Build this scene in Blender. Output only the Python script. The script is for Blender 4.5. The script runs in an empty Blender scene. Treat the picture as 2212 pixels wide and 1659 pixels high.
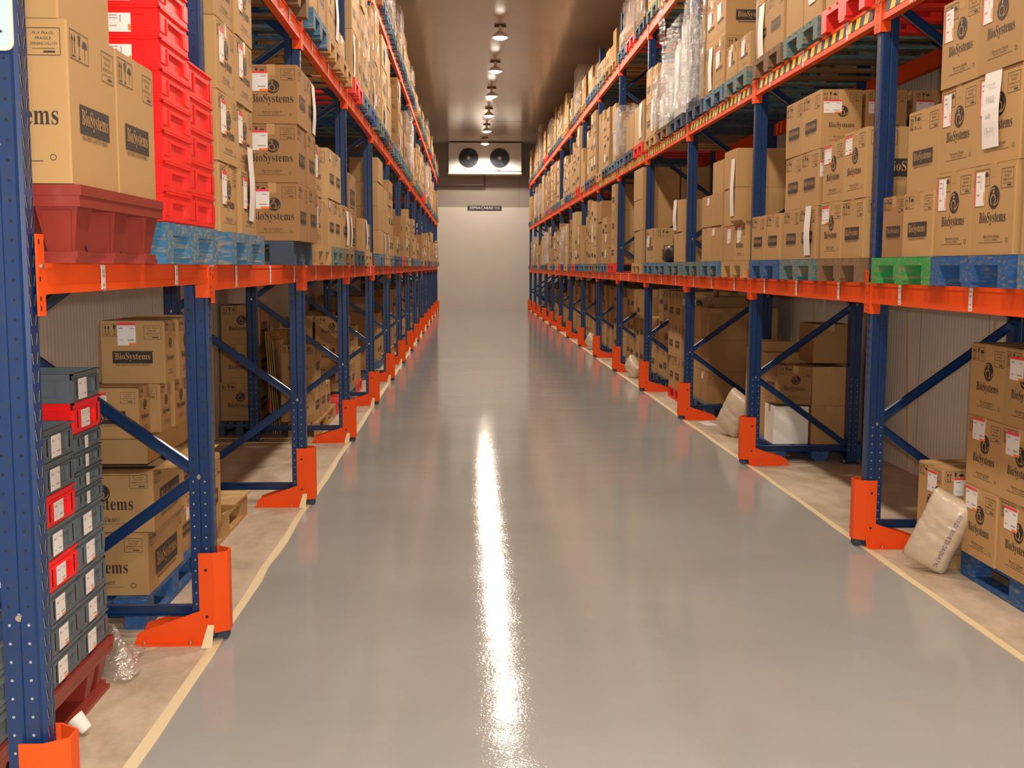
import bpy, math, random
from mathutils import Matrix, Vector
random.seed(7)
SC = bpy.context.scene
COL = SC.collection
PI = math.pi

# ---------------------------------------------------------------- camera
CAM_H = 1.6581
F_PX, IMG_W, IMG_H = 2381.46, 2212, 1659
YAW, PITCH, ROLL = .0404, .106, -.0028


def cam_axes():
    cy, sy, cp, sp = math.cos(YAW), math.sin(YAW), math.cos(PITCH), math.sin(PITCH)
    f = Vector((sy * cp, cy * cp, -sp)); r = Vector((cy, -sy, 0)); d = f.cross(r)
    cr, sr = math.cos(ROLL), math.sin(ROLL)
    return cr * r + sr * d, -sr * r + cr * d, f


AX_R, AX_D, AX_F = cam_axes()
cam = bpy.data.cameras.new('camera')
cam.sensor_fit = 'HORIZONTAL'; cam.sensor_width = 36; cam.lens = 36 * F_PX / IMG_W
cam.clip_start = .05; cam.clip_end = 120
cam_o = bpy.data.objects.new('camera', cam); COL.objects.link(cam_o)
M = Matrix((AX_R, -AX_D, -AX_F)).transposed().to_4x4(); M.translation = (0, 0, CAM_H)
cam_o.matrix_world = M
SC.camera = cam_o

# ---------------------------------------------------------------- world and exposure
SC.view_settings.view_transform = 'Standard'; SC.view_settings.look = 'None'
SC.view_settings.gamma = 1; SC.view_settings.use_curve_mapping = False
SC.view_settings.exposure = EXPOSURE = 1.35
w = bpy.data.worlds.new('world'); SC.world = w; w.use_nodes = True
w.node_tree.nodes['Background'].inputs[0].default_value = (.9, .8, .7, 1)
w.node_tree.nodes['Background'].inputs[1].default_value = .02
SC.cycles.max_bounces = 6; SC.cycles.diffuse_bounces = 4; SC.cycles.glossy_bounces = 3
SC.cycles.transmission_bounces = 4; SC.cycles.transparent_max_bounces = 12
SC.cycles.caustics_reflective = False; SC.cycles.caustics_refractive = False
SC.cycles.sample_clamp_indirect = 6

LAMP_W, LAMP_COL = 143.0, (1.0, .87, .72)
LAMP_X, LAMP_Z, CEIL_Z = .645, 6.12, 6.36
LAMP_Y = [22.2 + 3.77 * k for k in range(-7, 6)]
for y in LAMP_Y:                        # the light each ceiling lamp gives (its fitting is built further down)
    l = bpy.data.lights.new('lamp_light', 'SPOT'); l.shadow_soft_size = .13; l.spot_size = math.radians(166); l.spot_blend = .25
    l.energy = LAMP_W; l.color = LAMP_COL
    o = bpy.data.objects.new('lamp_light', l); COL.objects.link(o); o.location = (LAMP_X, y, LAMP_Z - .19)
# the flash on the photographer's own camera
fl = bpy.data.lights.new('camera_flash', 'AREA'); fl.shape = 'RECTANGLE'; fl.size = .05; fl.size_y = .03
fl.energy = 46.0; fl.color = (1, .94, .86)
fo = bpy.data.objects.new('camera_flash', fl); COL.objects.link(fo)
fo.matrix_world = M.copy(); fo.location = Vector((0, 0, CAM_H)) - AX_D * .07 + AX_R * .04


# ---------------------------------------------------------------- materials
def mat(name, base, rough=.6, metal=0.0, noise=0.0, nscale=8.0, rnd=0.0, bump=0.0, bscale=60.0, coat=0.0, spec=.5,
        second=None, amount=.5, sscale=6.0, stretch=(1, 1, 1), emit=None, estr=0.0, alpha=1.0, trans=0.0):
    m = bpy.data.materials.new(name); m.use_nodes = True
    nt = m.node_tree; N, L = nt.nodes, nt.links
    b = N['Principled BSDF']
    b.inputs['Roughness'].default_value = rough; b.inputs['Metallic'].default_value = metal
    b.inputs['Coat Weight'].default_value = coat; b.inputs['Specular IOR Level'].default_value = spec
    b.inputs['Transmission Weight'].default_value = trans
    b.inputs['Alpha'].default_value = alpha
    rgb = N.new('ShaderNodeRGB'); rgb.outputs[0].default_value = (*base, 1)
    cur = rgb.outputs[0]
    tc = N.new('ShaderNodeTexCoord'); mp = N.new('ShaderNodeMapping')
    mp.inputs['Scale'].default_value = stretch
    oi = N.new('ShaderNodeObjectInfo')
    L.new(tc.outputs['Object'], mp.inputs['Vector'])
    off = N.new('ShaderNodeVectorMath'); off.operation = 'MULTIPLY_ADD'
    off.inputs[1].default_value = (1, 1, 1)
    sc = N.new('ShaderNodeVectorMath'); sc.operation = 'SCALE'; sc.inputs[0].default_value = (31, 17, 23)
    L.new(oi.outputs['Random'], sc.inputs['Scale'])
    L.new(mp.outputs[0], off.inputs[0]); L.new(sc.outputs[0], off.inputs[2])
    vec = off.outputs[0]
    if second:
        n = N.new('ShaderNodeTexNoise'); n.inputs['Scale'].default_value = sscale; n.inputs['Detail'].default_value = 6
        n.inputs['Roughness'].default_value = .65
        L.new(vec, n.inputs['Vector'])
        r = N.new('ShaderNodeValToRGB'); r.color_ramp.elements[0].position = 1 - amount - .08
        r.color_ramp.elements[1].position = 1 - amount + .08
        L.new(n.outputs['Fac'], r.inputs['Fac'])
        mx = N.new('ShaderNodeMix'); mx.data_type = 'RGBA'
        L.new(r.outputs[0], mx.inputs[0]); L.new(cur, mx.inputs[6]); mx.inputs[7].default_value = (*second, 1)
        cur = mx.outputs[2]
    if noise or rnd:
        hv = N.new('ShaderNodeHueSaturation')
        n = N.new('ShaderNodeTexNoise'); n.inputs['Scale'].default_value = nscale; n.inputs['Detail'].default_value = 5
        L.new(vec, n.inputs['Vector'])
        a = N.new('ShaderNodeMath'); a.operation = 'MULTIPLY_ADD'; a.inputs[1].default_value = noise * 2; a.inputs[2].default_value = 1 - noise - rnd
        L.new(n.outputs['Fac'], a.inputs[0])
        c = N.new('ShaderNodeMath'); c.operation = 'MULTIPLY_ADD'; c.inputs[1].default_value = rnd * 2
        L.new(oi.outputs['Random'], c.inputs[0]); L.new(a.outputs[0], c.inputs[2])
        L.new(c.outputs[0], hv.inputs['Value']); L.new(cur, hv.inputs['Color'])
        cur = hv.outputs[0]
    L.new(cur, b.inputs['Base Color'])
    if bump:
        n = N.new('ShaderNodeTexNoise'); n.inputs['Scale'].default_value = bscale; n.inputs['Detail'].default_value = 3
        L.new(vec, n.inputs['Vector'])
        bp = N.new('ShaderNodeBump'); bp.inputs['Strength'].default_value = 1; bp.inputs['Distance'].default_value = bump
        L.new(n.outputs['Fac'], bp.inputs['Height']); L.new(bp.outputs[0], b.inputs['Normal'])
    if emit:
        b.inputs['Emission Color'].default_value = (*emit, 1); b.inputs['Emission Strength'].default_value = estr
    return m


MT = dict(
    tan=mat('cardboard_tan', (.44, .262, .110), .75, noise=.05, nscale=5, rnd=.08, spec=.25),
    light=mat('cardboard_light', (.52, .335, .155), .72, noise=.05, nscale=5, rnd=.06, spec=.25),
    brown=mat('cardboard_brown', (.35, .190, .078), .75, noise=.05, nscale=5, rnd=.08, spec=.25),
    ink=mat('dark_brown_ink', (.030, .018, .016), .6),
    tape=mat('brown_packing_tape', (.50, .30, .13), .22, noise=.06, spec=.5),
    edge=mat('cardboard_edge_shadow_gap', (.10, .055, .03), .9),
    paper=mat('white_paper', (.80, .76, .74), .6),
    lab_red=mat('label_red', (.80, .05, .06), .5),
    lab_orange=mat('label_orange', (.95, .20, .02), .5),
    lab_text=mat('label_grey_print', (.32, .31, .33), .6),
    blue=mat('blue_steel_paint', (.004, .030, .118), .30, noise=.15, nscale=9, second=(.012, .034, .085), amount=.42, sscale=30, spec=.6),
    slot=mat('slot_dark', (.004, .005, .01), .7),
    dust=mat('dusty_hole', (.30, .33, .38), .8),
    chip=mat('chipped_slot_edge', (.34, .37, .44), .7),
    zinc=mat('zinc_bolt', (.62, .58, .50), .3, metal=.9),
    orange=mat('orange_enamel', (.80, .085, .010), .48, noise=.08, nscale=4, spec=.22),
    dred=mat('scuff_on_enamel', (.45, .045, .01), .5),
    yellow=mat('hazard_yellow', (.90, .58, .02), .4), black=mat('hazard_black', (.012, .010, .010), .5),
    wood=mat('raw_pallet_wood', (.46, .27, .105), .8, noise=.2, nscale=5, rnd=.15, stretch=(1, 6, 6)),
    oldwood=mat('weathered_pallet_wood', (.20, .115, .055), .85, noise=.25, nscale=5, rnd=.15, stretch=(1, 6, 6)),
    pblue=mat('worn_blue_paint', (.028, .140, .27), .75, noise=.22, nscale=6, second=(.30, .22, .13), amount=.44, sscale=15, stretch=(1, 2, 4)),
    pblue2=mat('bright_blue_paint', (.012, .085, .27), .65, noise=.2, nscale=6, second=(.19, .16, .12), amount=.40, sscale=15, stretch=(1, 2, 4)),
    pteal=mat('worn_teal_paint', (.045, .165, .19), .7, noise=.2, nscale=6, second=(.28, .18, .10), amount=.46, sscale=14, stretch=(1, 2, 4)),
    pgreen=mat('green_paint', (.02, .30, .06), .65, noise=.2, nscale=6, second=(.33, .18, .11), amount=.42, sscale=13, stretch=(1, 2, 4)),
    pdark=mat('dark_blue_grey_paint', (.035, .06, .10), .7, noise=.25, nscale=6, second=(.2, .14, .09), amount=.3, sscale=7),
    redpl=mat('red_pallet_plastic', (.24, .028, .018), .38, noise=.08, nscale=12, rnd=.04),
    redpl2=mat('bright_red_pallet_plastic', (.75, .028, .02), .4, noise=.06, rnd=.04),
    crate_red=mat('red_crate_plastic', (.88, .014, .014), .34, noise=.03, spec=.45),
    crate_grey=mat('blue_grey_crate_plastic', (.105, .135, .155), .45, noise=.10, nscale=14, rnd=.06),
    white=mat('white_enamel', (.78, .76, .72), .4),
    plate=mat('pale_blue_plate', (.42, .56, .66), .45), plate_rim=mat('cream_plate_rim', (.78, .72, .55), .45),
    dark=mat('dark_grille', (.018, .015, .015), .5), hub=mat('fan_hub_grey', (.25, .23, .22), .4),
    pipe=mat('copper_brown_pipe', (.12, .06, .055), .45),
    sign=mat('dark_sign_plastic', (.025, .022, .026), .5),
    sack=mat('filled_white_sack_plastic', (.58, .47, .36), .30, noise=.05, bump=.006, bscale=14, coat=.35),
    sacktext=mat('purple_sack_print', (.12, .07, .22), .5),
    cup=mat('white_cup_plastic', (.86, .84, .80), .3),
    foam=mat('white_foam_sheet', (.80, .76, .70), .6),
    tapeline=mat('cream_masking_tape', (.72, .58, .36), .6, noise=.05),
    bag=mat('black_bag_plastic', (.03, .025, .03), .4, bump=.01, bscale=20),
    sheet=mat('pale_plywood_sheet', (.58, .38, .17), .7, noise=.1, nscale=4),
)


def film_material(name, milk, gloss):
    m = bpy.data.materials.new(name); m.use_nodes = True
    nt = m.node_tree; N, L = nt.nodes, nt.links
    for n in list(N):
        if n.type == 'BSDF_PRINCIPLED': N.remove(n)
    tr = N.new('ShaderNodeBsdfTransparent'); gl = N.new('ShaderNodeBsdfGlossy'); df = N.new('ShaderNodeBsdfDiffuse')
    gl.inputs['Roughness'].default_value = .12; gl.inputs['Color'].default_value = (.9, .9, .9, 1)
    df.inputs['Color'].default_value = (.65, .58, .52, 1)
    tc = N.new('ShaderNodeTexCoord'); mp = N.new('ShaderNodeMapping'); mp.inputs['Scale'].default_value = (9, 9, 22)
    L.new(tc.outputs['Object'], mp.inputs[0])
    n = N.new('ShaderNodeTexNoise'); n.inputs['Scale'].default_value = 1; n.inputs['Detail'].default_value = 4; n.inputs['Distortion'].default_value = 1.5
    L.new(mp.outputs[0], n.inputs['Vector'])
    bp = N.new('ShaderNodeBump'); bp.inputs['Distance'].default_value = .05; L.new(n.outputs['Fac'], bp.inputs['Height'])
    L.new(bp.outputs[0], gl.inputs['Normal'])
    m1 = N.new('ShaderNodeMixShader'); m1.inputs[0].default_value = milk; L.new(tr.outputs[0], m1.inputs[1]); L.new(df.outputs[0], m1.inputs[2])
    m2 = N.new('ShaderNodeMixShader'); m2.inputs[0].default_value = gloss; L.new(m1.outputs[0], m2.inputs[1]); L.new(gl.outputs[0], m2.inputs[2])
    L.new(m2.outputs[0], N['Material Output'].inputs[0])
    return m


MT['film'] = film_material('clear_stretch_film', .07, .30)
MT['bagfilm'] = film_material('clear_bag_plastic', .30, .34)


def floor_material(name, epoxy):
    m = bpy.data.materials.new(name); m.use_nodes = True
    nt = m.node_tree; N, L = nt.nodes, nt.links; b = N['Principled BSDF']
    tc = N.new('ShaderNodeTexCoord'); mp = N.new('ShaderNodeMapping'); L.new(tc.outputs['Object'], mp.inputs[0])
    n1 = N.new('ShaderNodeTexNoise'); n1.inputs['Detail'].default_value = 5
    r = N.new('ShaderNodeValToRGB'); L.new(mp.outputs[0], n1.inputs['Vector']); L.new(n1.outputs['Fac'], r.inputs['Fac'])
    L.new(r.outputs[0], b.inputs['Base Color'])
    n2 = N.new('ShaderNodeTexNoise'); n2.inputs['Detail'].default_value = 2
    mp2 = N.new('ShaderNodeMapping'); L.new(tc.outputs['Object'], mp2.inputs[0]); L.new(mp2.outputs[0], n2.inputs['Vector'])
    bp = N.new('ShaderNodeBump'); L.new(n2.outputs['Fac'], bp.inputs['Height']); L.new(bp.outputs[0], b.inputs['Normal'])
    if epoxy:                                   # grey self-levelled coating, slightly wavy
        n1.inputs['Scale'].default_value = .8
        r.color_ramp.elements[0].position = .3; r.color_ramp.elements[0].color = (.305, .300, .285, 1)
        r.color_ramp.elements[1].position = .75; r.color_ramp.elements[1].color = (.362, .357, .338, 1)
        b.inputs['Roughness'].default_value = .06; b.inputs['Specular IOR Level'].default_value = .11
        n2.inputs['Scale'].default_value = 2.2; mp2.inputs['Scale'].default_value = (1, 1.6, 1)
        bp.inputs['Distance'].default_value = .006; bp.inputs['Strength'].default_value = .4
        n3 = N.new('ShaderNodeTexNoise'); n3.inputs['Scale'].default_value = 75; L.new(tc.outputs['Object'], n3.inputs['Vector'])
        b2 = N.new('ShaderNodeBump'); b2.inputs['Distance'].default_value = .00042; L.new(n3.outputs['Fac'], b2.inputs['Height'])
        L.new(bp.outputs[0], b2.inputs['Normal']); L.new(b2.outputs[0], b.inputs['Normal'])
    else:                                       # bare beige concrete with pale scuffs
        n1.inputs['Scale'].default_value = 2.6; n1.inputs['Detail'].default_value = 8; n1.inputs['Roughness'].default_value = .7
        mp.inputs['Scale'].default_value = (1, .6, 1)
        r.color_ramp.elements[0].position = .28; r.color_ramp.elements[0].color = (.32, .24, .17, 1)
        r.color_ramp.elements[1].position = .72; r.color_ramp.elements[1].color = (.66, .54, .42, 1)
        e = r.color_ramp.elements.new(.5); e.color = (.50, .39, .285, 1)
        b.inputs['Roughness'].default_value = .55
        n2.inputs['Scale'].default_value = 30; bp.inputs['Distance'].default_value = .002
    return m


def panel_material(name, base, axis, rib, depth, joint, rough=.45, dirt=.08):
    """insulated wall panels: fine ribs every `rib` m and a joint every `joint` m along one axis"""
    m = bpy.data.materials.new(name); m.use_nodes = True
    nt = m.node_tree; N, L = nt.nodes, nt.links; b = N['Principled BSDF']
    tc = N.new('ShaderNodeTexCoord'); sp = N.new('ShaderNodeSeparateXYZ'); L.new(tc.outputs['Object'], sp.inputs[0])
    s = sp.outputs['XYZ'.index(axis)]

    def math_node(op, a, bb):
        n = N.new('ShaderNodeMath'); n.operation = op
        for i, v in enumerate((a, bb)):
            if isinstance(v, (int, float)): n.inputs[i].default_value = v
            else: L.new(v, n.inputs[i])
        return n.outputs[0]
    ribs = math_node('PINGPONG', s, rib / 2)
    jt = math_node('LESS_THAN', math_node('PINGPONG', math_node('ADD', s, joint / 2), joint / 2), .006)
    h = math_node('SUBTRACT', math_node('MULTIPLY', ribs, depth), math_node('MULTIPLY', jt, .01))
    bp = N.new('ShaderNodeBump'); bp.inputs['Distance'].default_value = 1; L.new(h, bp.inputs['Height']); L.new(bp.outputs[0], b.inputs['Normal'])
    n = N.new('ShaderNodeTexNoise'); n.inputs['Scale'].default_value = 1.3; n.inputs['Detail'].default_value = 6
    L.new(tc.outputs['Object'], n.inputs['Vector'])
    r = N.new('ShaderNodeValToRGB'); r.color_ramp.elements[0].color = (*[c * (1 - dirt) for c in base], 1); r.color_ramp.elements[1].color = (*[min(1, c * (1 + dirt)) for c in base], 1)
    L.new(n.outputs['Fac'], r.inputs['Fac'])
    mx = N.new('ShaderNodeMix'); mx.data_type = 'RGBA'; L.new(jt, mx.inputs[0]); L.new(r.outputs[0], mx.inputs[6]); mx.inputs[7].default_value = (*[c * .55 for c in base], 1)
    L.new(mx.outputs[2], b.inputs['Base Color'])
    b.inputs['Roughness'].default_value = rough
    return m


# ---------------------------------------------------------------- mesh helpers
class MB:
    """collects shapes with material slots and links them as ONE mesh object"""

    def __init__(s):
        s.v, s.f, s.m, s.mats, s.smooth = [], [], [], [], []

    def slot(s, m):
        m = MT[m] if isinstance(m, str) else m
        if m not in s.mats: s.mats.append(m)
        return s.mats.index(m)

    def poly(s, pts, faces, m, smooth=False):
        b = len(s.v); k = s.slot(m)
        s.v += [tuple(p) for p in pts]
        for f in faces:
            s.f.append([b + i for i in f]); s.m.append(k); s.smooth.append(smooth)

    def box(s, x0, x1, y0, y1, z0, z1, m):
        s.poly([(x, y, z) for x in (x0, x1) for y in (y0, y1) for z in (z0, z1)],
               [(0, 1, 3, 2), (4, 6, 7, 5), (0, 4, 5, 1), (2, 3, 7, 6), (0, 2, 6, 4), (1, 5, 7, 3)], m)

    def hexa(s, lo, hi, m):
        """lo and hi: four points each, same winding"""
        s.poly(list(lo) + list(hi), [(3, 2, 1, 0), (4, 5, 6, 7)] + [(i, (i + 1) % 4, 4 + (i + 1) % 4, 4 + i) for i in range(4)], m)

    def prism(s, prof, z0, z1, m, axis='z', cap=True, smooth=False):
        n = len(prof)
        put = {'z': lambda p, t: (p[0], p[1], t), 'y': lambda p, t: (p[0], t, p[1]), 'x': lambda p, t: (t, p[0], p[1])}[axis]
        pts = [put(p, z0) for p in prof] + [put(p, z1) for p in prof]
        fs = [(i, (i + 1) % n, n + (i + 1) % n, n + i) for i in range(n)]
        s.poly(pts, fs, m, smooth)
        if cap: s.poly(pts, [tuple(range(n))[::-1], tuple(range(n, 2 * n))], m)

    def cyl(s, c, r, h, m, axis='z', n=12, r2=None, smooth=True):
        r2 = r if r2 is None else r2
        put = {'z': lambda a, b, t: (c[0] + a, c[1] + b, c[2] + t), 'y': lambda a, b, t: (c[0] + a, c[1] + t, c[2] + b), 'x': lambda a, b, t: (c[0] + t, c[1] + a, c[2] + b)}[axis]
        cs = [(math.cos(2 * PI * i / n), math.sin(2 * PI * i / n)) for i in range(n)]
        pts = [put(r * a, r * b, 0) for a, b in cs] + [put(r2 * a, r2 * b, h) for a, b in cs]
        s.poly(pts, [(i, (i + 1) % n, n + (i + 1) % n, n + i) for i in range(n)], m, smooth)
        s.poly(pts, [tuple(range(n))[::-1], tuple(range(n, 2 * n))], m)

    def bar(s, a, b, wx, wy, m):
        """rectangular bar between two points; wx across in world x-z, wy along y"""
        a, b = Vector(a), Vector(b); d = (b - a).normalized(); sd = Vector((0, 1, 0)); u = d.cross(sd).normalized()
        q = lambda p: [p + u * wx / 2 + sd * wy / 2, p - u * wx / 2 + sd * wy / 2, p - u * wx / 2 - sd * wy / 2, p + u * wx / 2 - sd * wy / 2]
        s.hexa(q(a), q(b), m)

    def tube(s, pts, r, m, n=8):
        pts = [Vector(p) for p in pts]; rings = []
        for i, p in enumerate(pts):
            d = (pts[min(i + 1, len(pts) - 1)] - pts[max(i - 1, 0)]).normalized()
            u = d.cross(Vector((0, 0, 1)) if abs(d.z) < .9 else Vector((1, 0, 0))).normalized(); v = d.cross(u)
            rings.append([p + (u * math.cos(2 * PI * k / n) + v * math.sin(2 * PI * k / n)) * r for k in range(n)])
        s.poly([q for R in rings for q in R], [(i * n + k, i * n + (k + 1) % n, (i + 1) * n + (k + 1) % n, (i + 1) * n + k) for i in range(len(pts) - 1) for k in range(n)], m, True)

    def lathe(s, prof, c, m, n=20, smooth=True):
        pts = [(c[0] + r * math.cos(2 * PI * k / n), c[1] + r * math.sin(2 * PI * k / n), c[2] + z) for r, z in prof for k in range(n)]
        s.poly(pts, [(i * n + k, i * n + (k + 1) % n, (i + 1) * n + (k + 1) % n, (i + 1) * n + k) for i in range(len(prof) - 1) for k in range(n)], m, smooth)

    def mesh(s, name):
        me = bpy.data.meshes.new(name)
        me.from_pydata(s.v, [], s.f)
        for m in s.mats: me.materials.append(m)
        me.polygons.foreach_set('material_index', s.m)
        me.polygons.foreach_set('use_smooth', s.smooth)
        me.update()
        return me

    def build(s, name, parent=None, loc=(0, 0, 0)):
        return put(name, s.mesh(name), parent, loc)


def put(name, mesh, parent=None, loc=(0, 0, 0), rz=0.0):
    o = bpy.data.objects.new(name, mesh); COL.objects.link(o)
    o.location = loc; o.rotation_euler = (0, 0, rz)
    if parent: o.parent = parent
    return o


def tag(o, label=None, cat=None, group=None, kind=None):
    for k, v in (('label', label), ('category', cat), ('group', group), ('kind', kind)):
        if v: o[k] = v
    return o


def root(name, loc, label, cat, group=None, rz=0.0):
    return tag(put(name, None, None, loc, rz), label, cat, group)


def copy_tree(o, parent=None):
    c = o.copy(); COL.objects.link(c); c.parent = parent
    for ch in o.children: copy_tree(ch, c)
    return c


ORD = ['zeroth', 'first', 'second', 'third', 'fourth', 'fifth', 'sixth', 'seventh', 'eighth', 'ninth', 'tenth', 'eleventh', 'twelfth', 'thirteenth', 'fourteenth', 'fifteenth', 'sixteenth', 'seventeenth']

# ---------------------------------------------------------------- the setting
LX, RX = -1.12, 2.36                    # aisle faces of the two rack rows
WALL_L, WALL_R, WALL_B, WALL_F = -2.43, 3.60, 43.2, -5.0
LY = [2.9] + [4.845 + 2.8 * k for k in range(14)]
RY = [3.65] + [6.403 + 2.754 * k for k in range(14)]
DEPTH = .95
LZ, RZ = (1.664, 3.27, 4.875), (1.57, 3.172, 4.78)
TAPE_L, TAPE_R = -1.125, 2.365


def struct(name, b): return tag(b.build(name), kind='structure')


b = MB(); b.box(TAPE_L, TAPE_R, WALL_F, WALL_B, -.1, 0, floor_material('grey_epoxy_floor', True)); struct('floor', b)
fc = floor_material('bare_concrete_floor', False)
b = MB(); b.box(WALL_L, TAPE_L, WALL_F, WALL_B, -.1, 0, fc); struct('floor_left', b)
b = MB(); b.box(TAPE_R, WALL_R, WALL_F, WALL_B, -.1, 0, fc); struct('floor_right', b)
wm = panel_material('ribbed_wall_panel', (.74, .69, .62), 'Y', .055, .05, 1.15)
b = MB(); b.box(WALL_L - .1, WALL_L, WALL_F, WALL_B, 0, CEIL_Z, wm); struct('wall_left', b)
b = MB(); b.box(WALL_R, WALL_R + .1, WALL_F, WALL_B, 0, CEIL_Z, wm); struct('wall_right', b)
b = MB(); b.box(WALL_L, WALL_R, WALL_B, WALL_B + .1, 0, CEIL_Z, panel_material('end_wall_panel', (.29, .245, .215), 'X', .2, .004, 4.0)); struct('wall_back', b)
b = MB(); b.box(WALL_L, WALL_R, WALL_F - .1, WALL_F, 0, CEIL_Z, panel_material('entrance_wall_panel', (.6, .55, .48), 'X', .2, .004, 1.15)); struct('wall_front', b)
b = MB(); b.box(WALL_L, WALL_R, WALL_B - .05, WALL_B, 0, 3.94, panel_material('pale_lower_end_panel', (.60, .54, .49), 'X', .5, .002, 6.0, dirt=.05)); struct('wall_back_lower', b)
b = MB(); b.box(WALL_L, WALL_R, WALL_F, WALL_B, CEIL_Z, CEIL_Z + .1, panel_material('glossy_ceiling_panel', (.52, .455, .41), 'X', .30, .003, 7.4, rough=.17)); struct('ceiling', b)
b = MB(); b.box(.7, 1.9, 36.58, 36.60, CEIL_Z - .004, CEIL_Z, 'pipe'); tag(b.build('trim_1'), kind='structure')
b = MB()                                 # pale corner strip at the foot of the left wall
b.box(WALL_L, WALL_L + .02, 10.40, 10.45, .0, 1.25, 'sheet'); b.box(WALL_L, WALL_L + .02, 10.54, 10.57, .0, 1.25, 'sheet')
tag(b.build('trim_2'), kind='structure')
b = MB(); b.box(WALL_L, -1.5, 10.62, 10.65, 0, .006, 'sheet'); b.box(WALL_L, -1.45, 10.36, 10.385, 0, .006, 'sheet'); tag(b.build('trim_3'), kind='structure')
b = MB()
for y in (8.75, 7.25, 11.2):
    b.hexa([(WALL_R - .012, y, .03), (WALL_R, y, .03), (WALL_R, y + .02, .03), (WALL_R - .012, y + .02, .03)],
           [(WALL_R - .012, y + .12, 1.3), (WALL_R, y + .12, 1.3), (WALL_R, y + .14, 1.3), (WALL_R - .012, y + .14, 1.3)], 'sheet')
tag(b.build('trim_4'), kind='structure')


def floor_tape(x, side, seed):
    rnd = random.Random(seed); bb = MB(); P = []
    y = -1.0; off = 0
    while y < WALL_B - .3:
        off += rnd.uniform(-.007, .007); off *= .85
        P.append((x + off - .019 - rnd.uniform(0, .005), x + off + .018 + rnd.uniform(0, .010), y)); y += .28
    if side == 'left':                      # the tape is lapped up on every left gusset
        for yy in LY:
            q0 = [(x - .035, yy - .150, .002), (x + .012, yy - .150, .002), (x + .016, yy - .114, .095), (x - .012, yy - .114, .095)]
            bb.hexa(q0, [(a, b_ - .002, c + .002) for a, b_, c in q0], 'tapeline')
    for (a0, a1, ya), (b0, b1, yb) in zip(P, P[1:]):
        bb.hexa([(a0, ya, .0005), (a1, ya, .0005), (b1, yb, .0005), (b0, yb, .0005)], [(a0, ya, .0022), (a1, ya, .0022), (b1, yb, .0022), (b0, yb, .0022)], 'tapeline')
    tag(bb.build('floor_tape'), f'cream masking tape edging the grey floor along the {side} rack row', 'tape', 'masking tape along the aisle')


floor_tape(TAPE_L, 'left', 3); floor_tape(TAPE_R, 'right', 4)


# ---------------------------------------------------------------- pallet racking
def post_mesh(sg, top):
    """perforated upright: aisle face at x=0 looking along sg, body behind it"""
    bb = MB()
    prof = [(0, -.028), (0, .028), (-.010, .034), (-.014, .045), (-.050, .045), (-.055, .041), (-.060, .045), (-.098, .045),
            (-.098, -.045), (-.060, -.045), (-.055, -.041), (-.050, -.045), (-.014, -.045), (-.010, -.034)]
    if sg < 0: prof = [(-x, y) for x, y in prof][::-1]
    bb.prism(prof, 0.01, top, 'blue')
    z = .12
    k = 0
    while z < top - .03:
        for u in (-.030, -.080):                        # round holes in the two flanks
            for yy in (-.0455, .0455):
                c = [(sg * u + .0042 * math.cos(PI / 3 * i), yy, z + .0042 * math.sin(PI / 3 * i)) for i in range(6)]
                bb.poly(c, [tuple(range(6)) if (yy < 0) else tuple(range(6))[::-1]], 'dust' if z < .75 else 'slot')
        for yy in (-.016, .016):                        # slanted slots in the aisle face
            d = .004 if yy > 0 else -.004
            bb.poly([(sg * .0006, yy - .004 + d, z + .012), (sg * .0006, yy + .004 + d, z + .012), (sg * .0006, yy + .004 - d, z - .016), (sg * .0006, yy - .004 - d, z - .016)], [(0, 1, 2, 3)], 'slot')
            bb.poly([(sg * .0005, yy - .007 + d, z + .013), (sg * .0005, yy - .004 + d, z + .013), (sg * .0005, yy - .004 - d, z - .017), (sg * .0005, yy - .007 - d, z - .017)], [(0, 1, 2, 3)], 'chip')
        z += .05; k += 1
    return bb.mesh('post')


POST_TOP = 5.55
POSTM = {s: post_mesh(s, POST_TOP) for s in (1, -1)}


def simple(fn, name):
    bb = MB(); fn(bb); return bb.mesh(name)


FOOTM = simple(lambda q: (q.box(-.075, .068, -.062, .062, 0, .008, 'pdark'), q.cyl((.055, 0, .008), .009, .02, 'zinc', n=6), q.cyl((-.055, 0, .008), .009, .02, 'zinc', n=6)), 'foot_plate')
BOLTM = simple(lambda q: (q.cyl((0, -.056, 0), .013, .010, 'zinc', 'y', n=6), q.cyl((0, -.062, 0), .008, .006, 'zinc', 'y', n=8)), 'bolt')


def brace_mesh(sg, a, bz):
    """channel brace from (xa, za) to (xb, zb), depths measured from the aisle post"""
    q = MB()
    p0, p1 = Vector((-sg * a[0], .0, a[1])), Vector((-sg * bz[0], .0, bz[1]))
    q.bar(p0 + Vector((0, .012, 0)), p1 + Vector((0, .012, 0)), .045, .004, 'blue')
    d = (p1 - p0).normalized(); u = d.cross(Vector((0, 1, 0))) * .0225
    q.bar(p0 + u, p1 + u, .004, .028, 'blue'); q.bar(p0 - u, p1 - u, .004, .028, 'blue')
    return q.mesh('brace')


F0, F1 = .055, DEPTH - .055
nodes = [(F1, .13)] + [((F0 if k % 2 else F1), .13 + .61 * k) for k in range(1, 9)]
BRACEM = {s: [brace_mesh(s, (F0, .13), (F1, .13))] + [brace_mesh(s, nodes[i], nodes[i + 1]) for i in range(8)] for s in (1, -1)}


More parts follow.
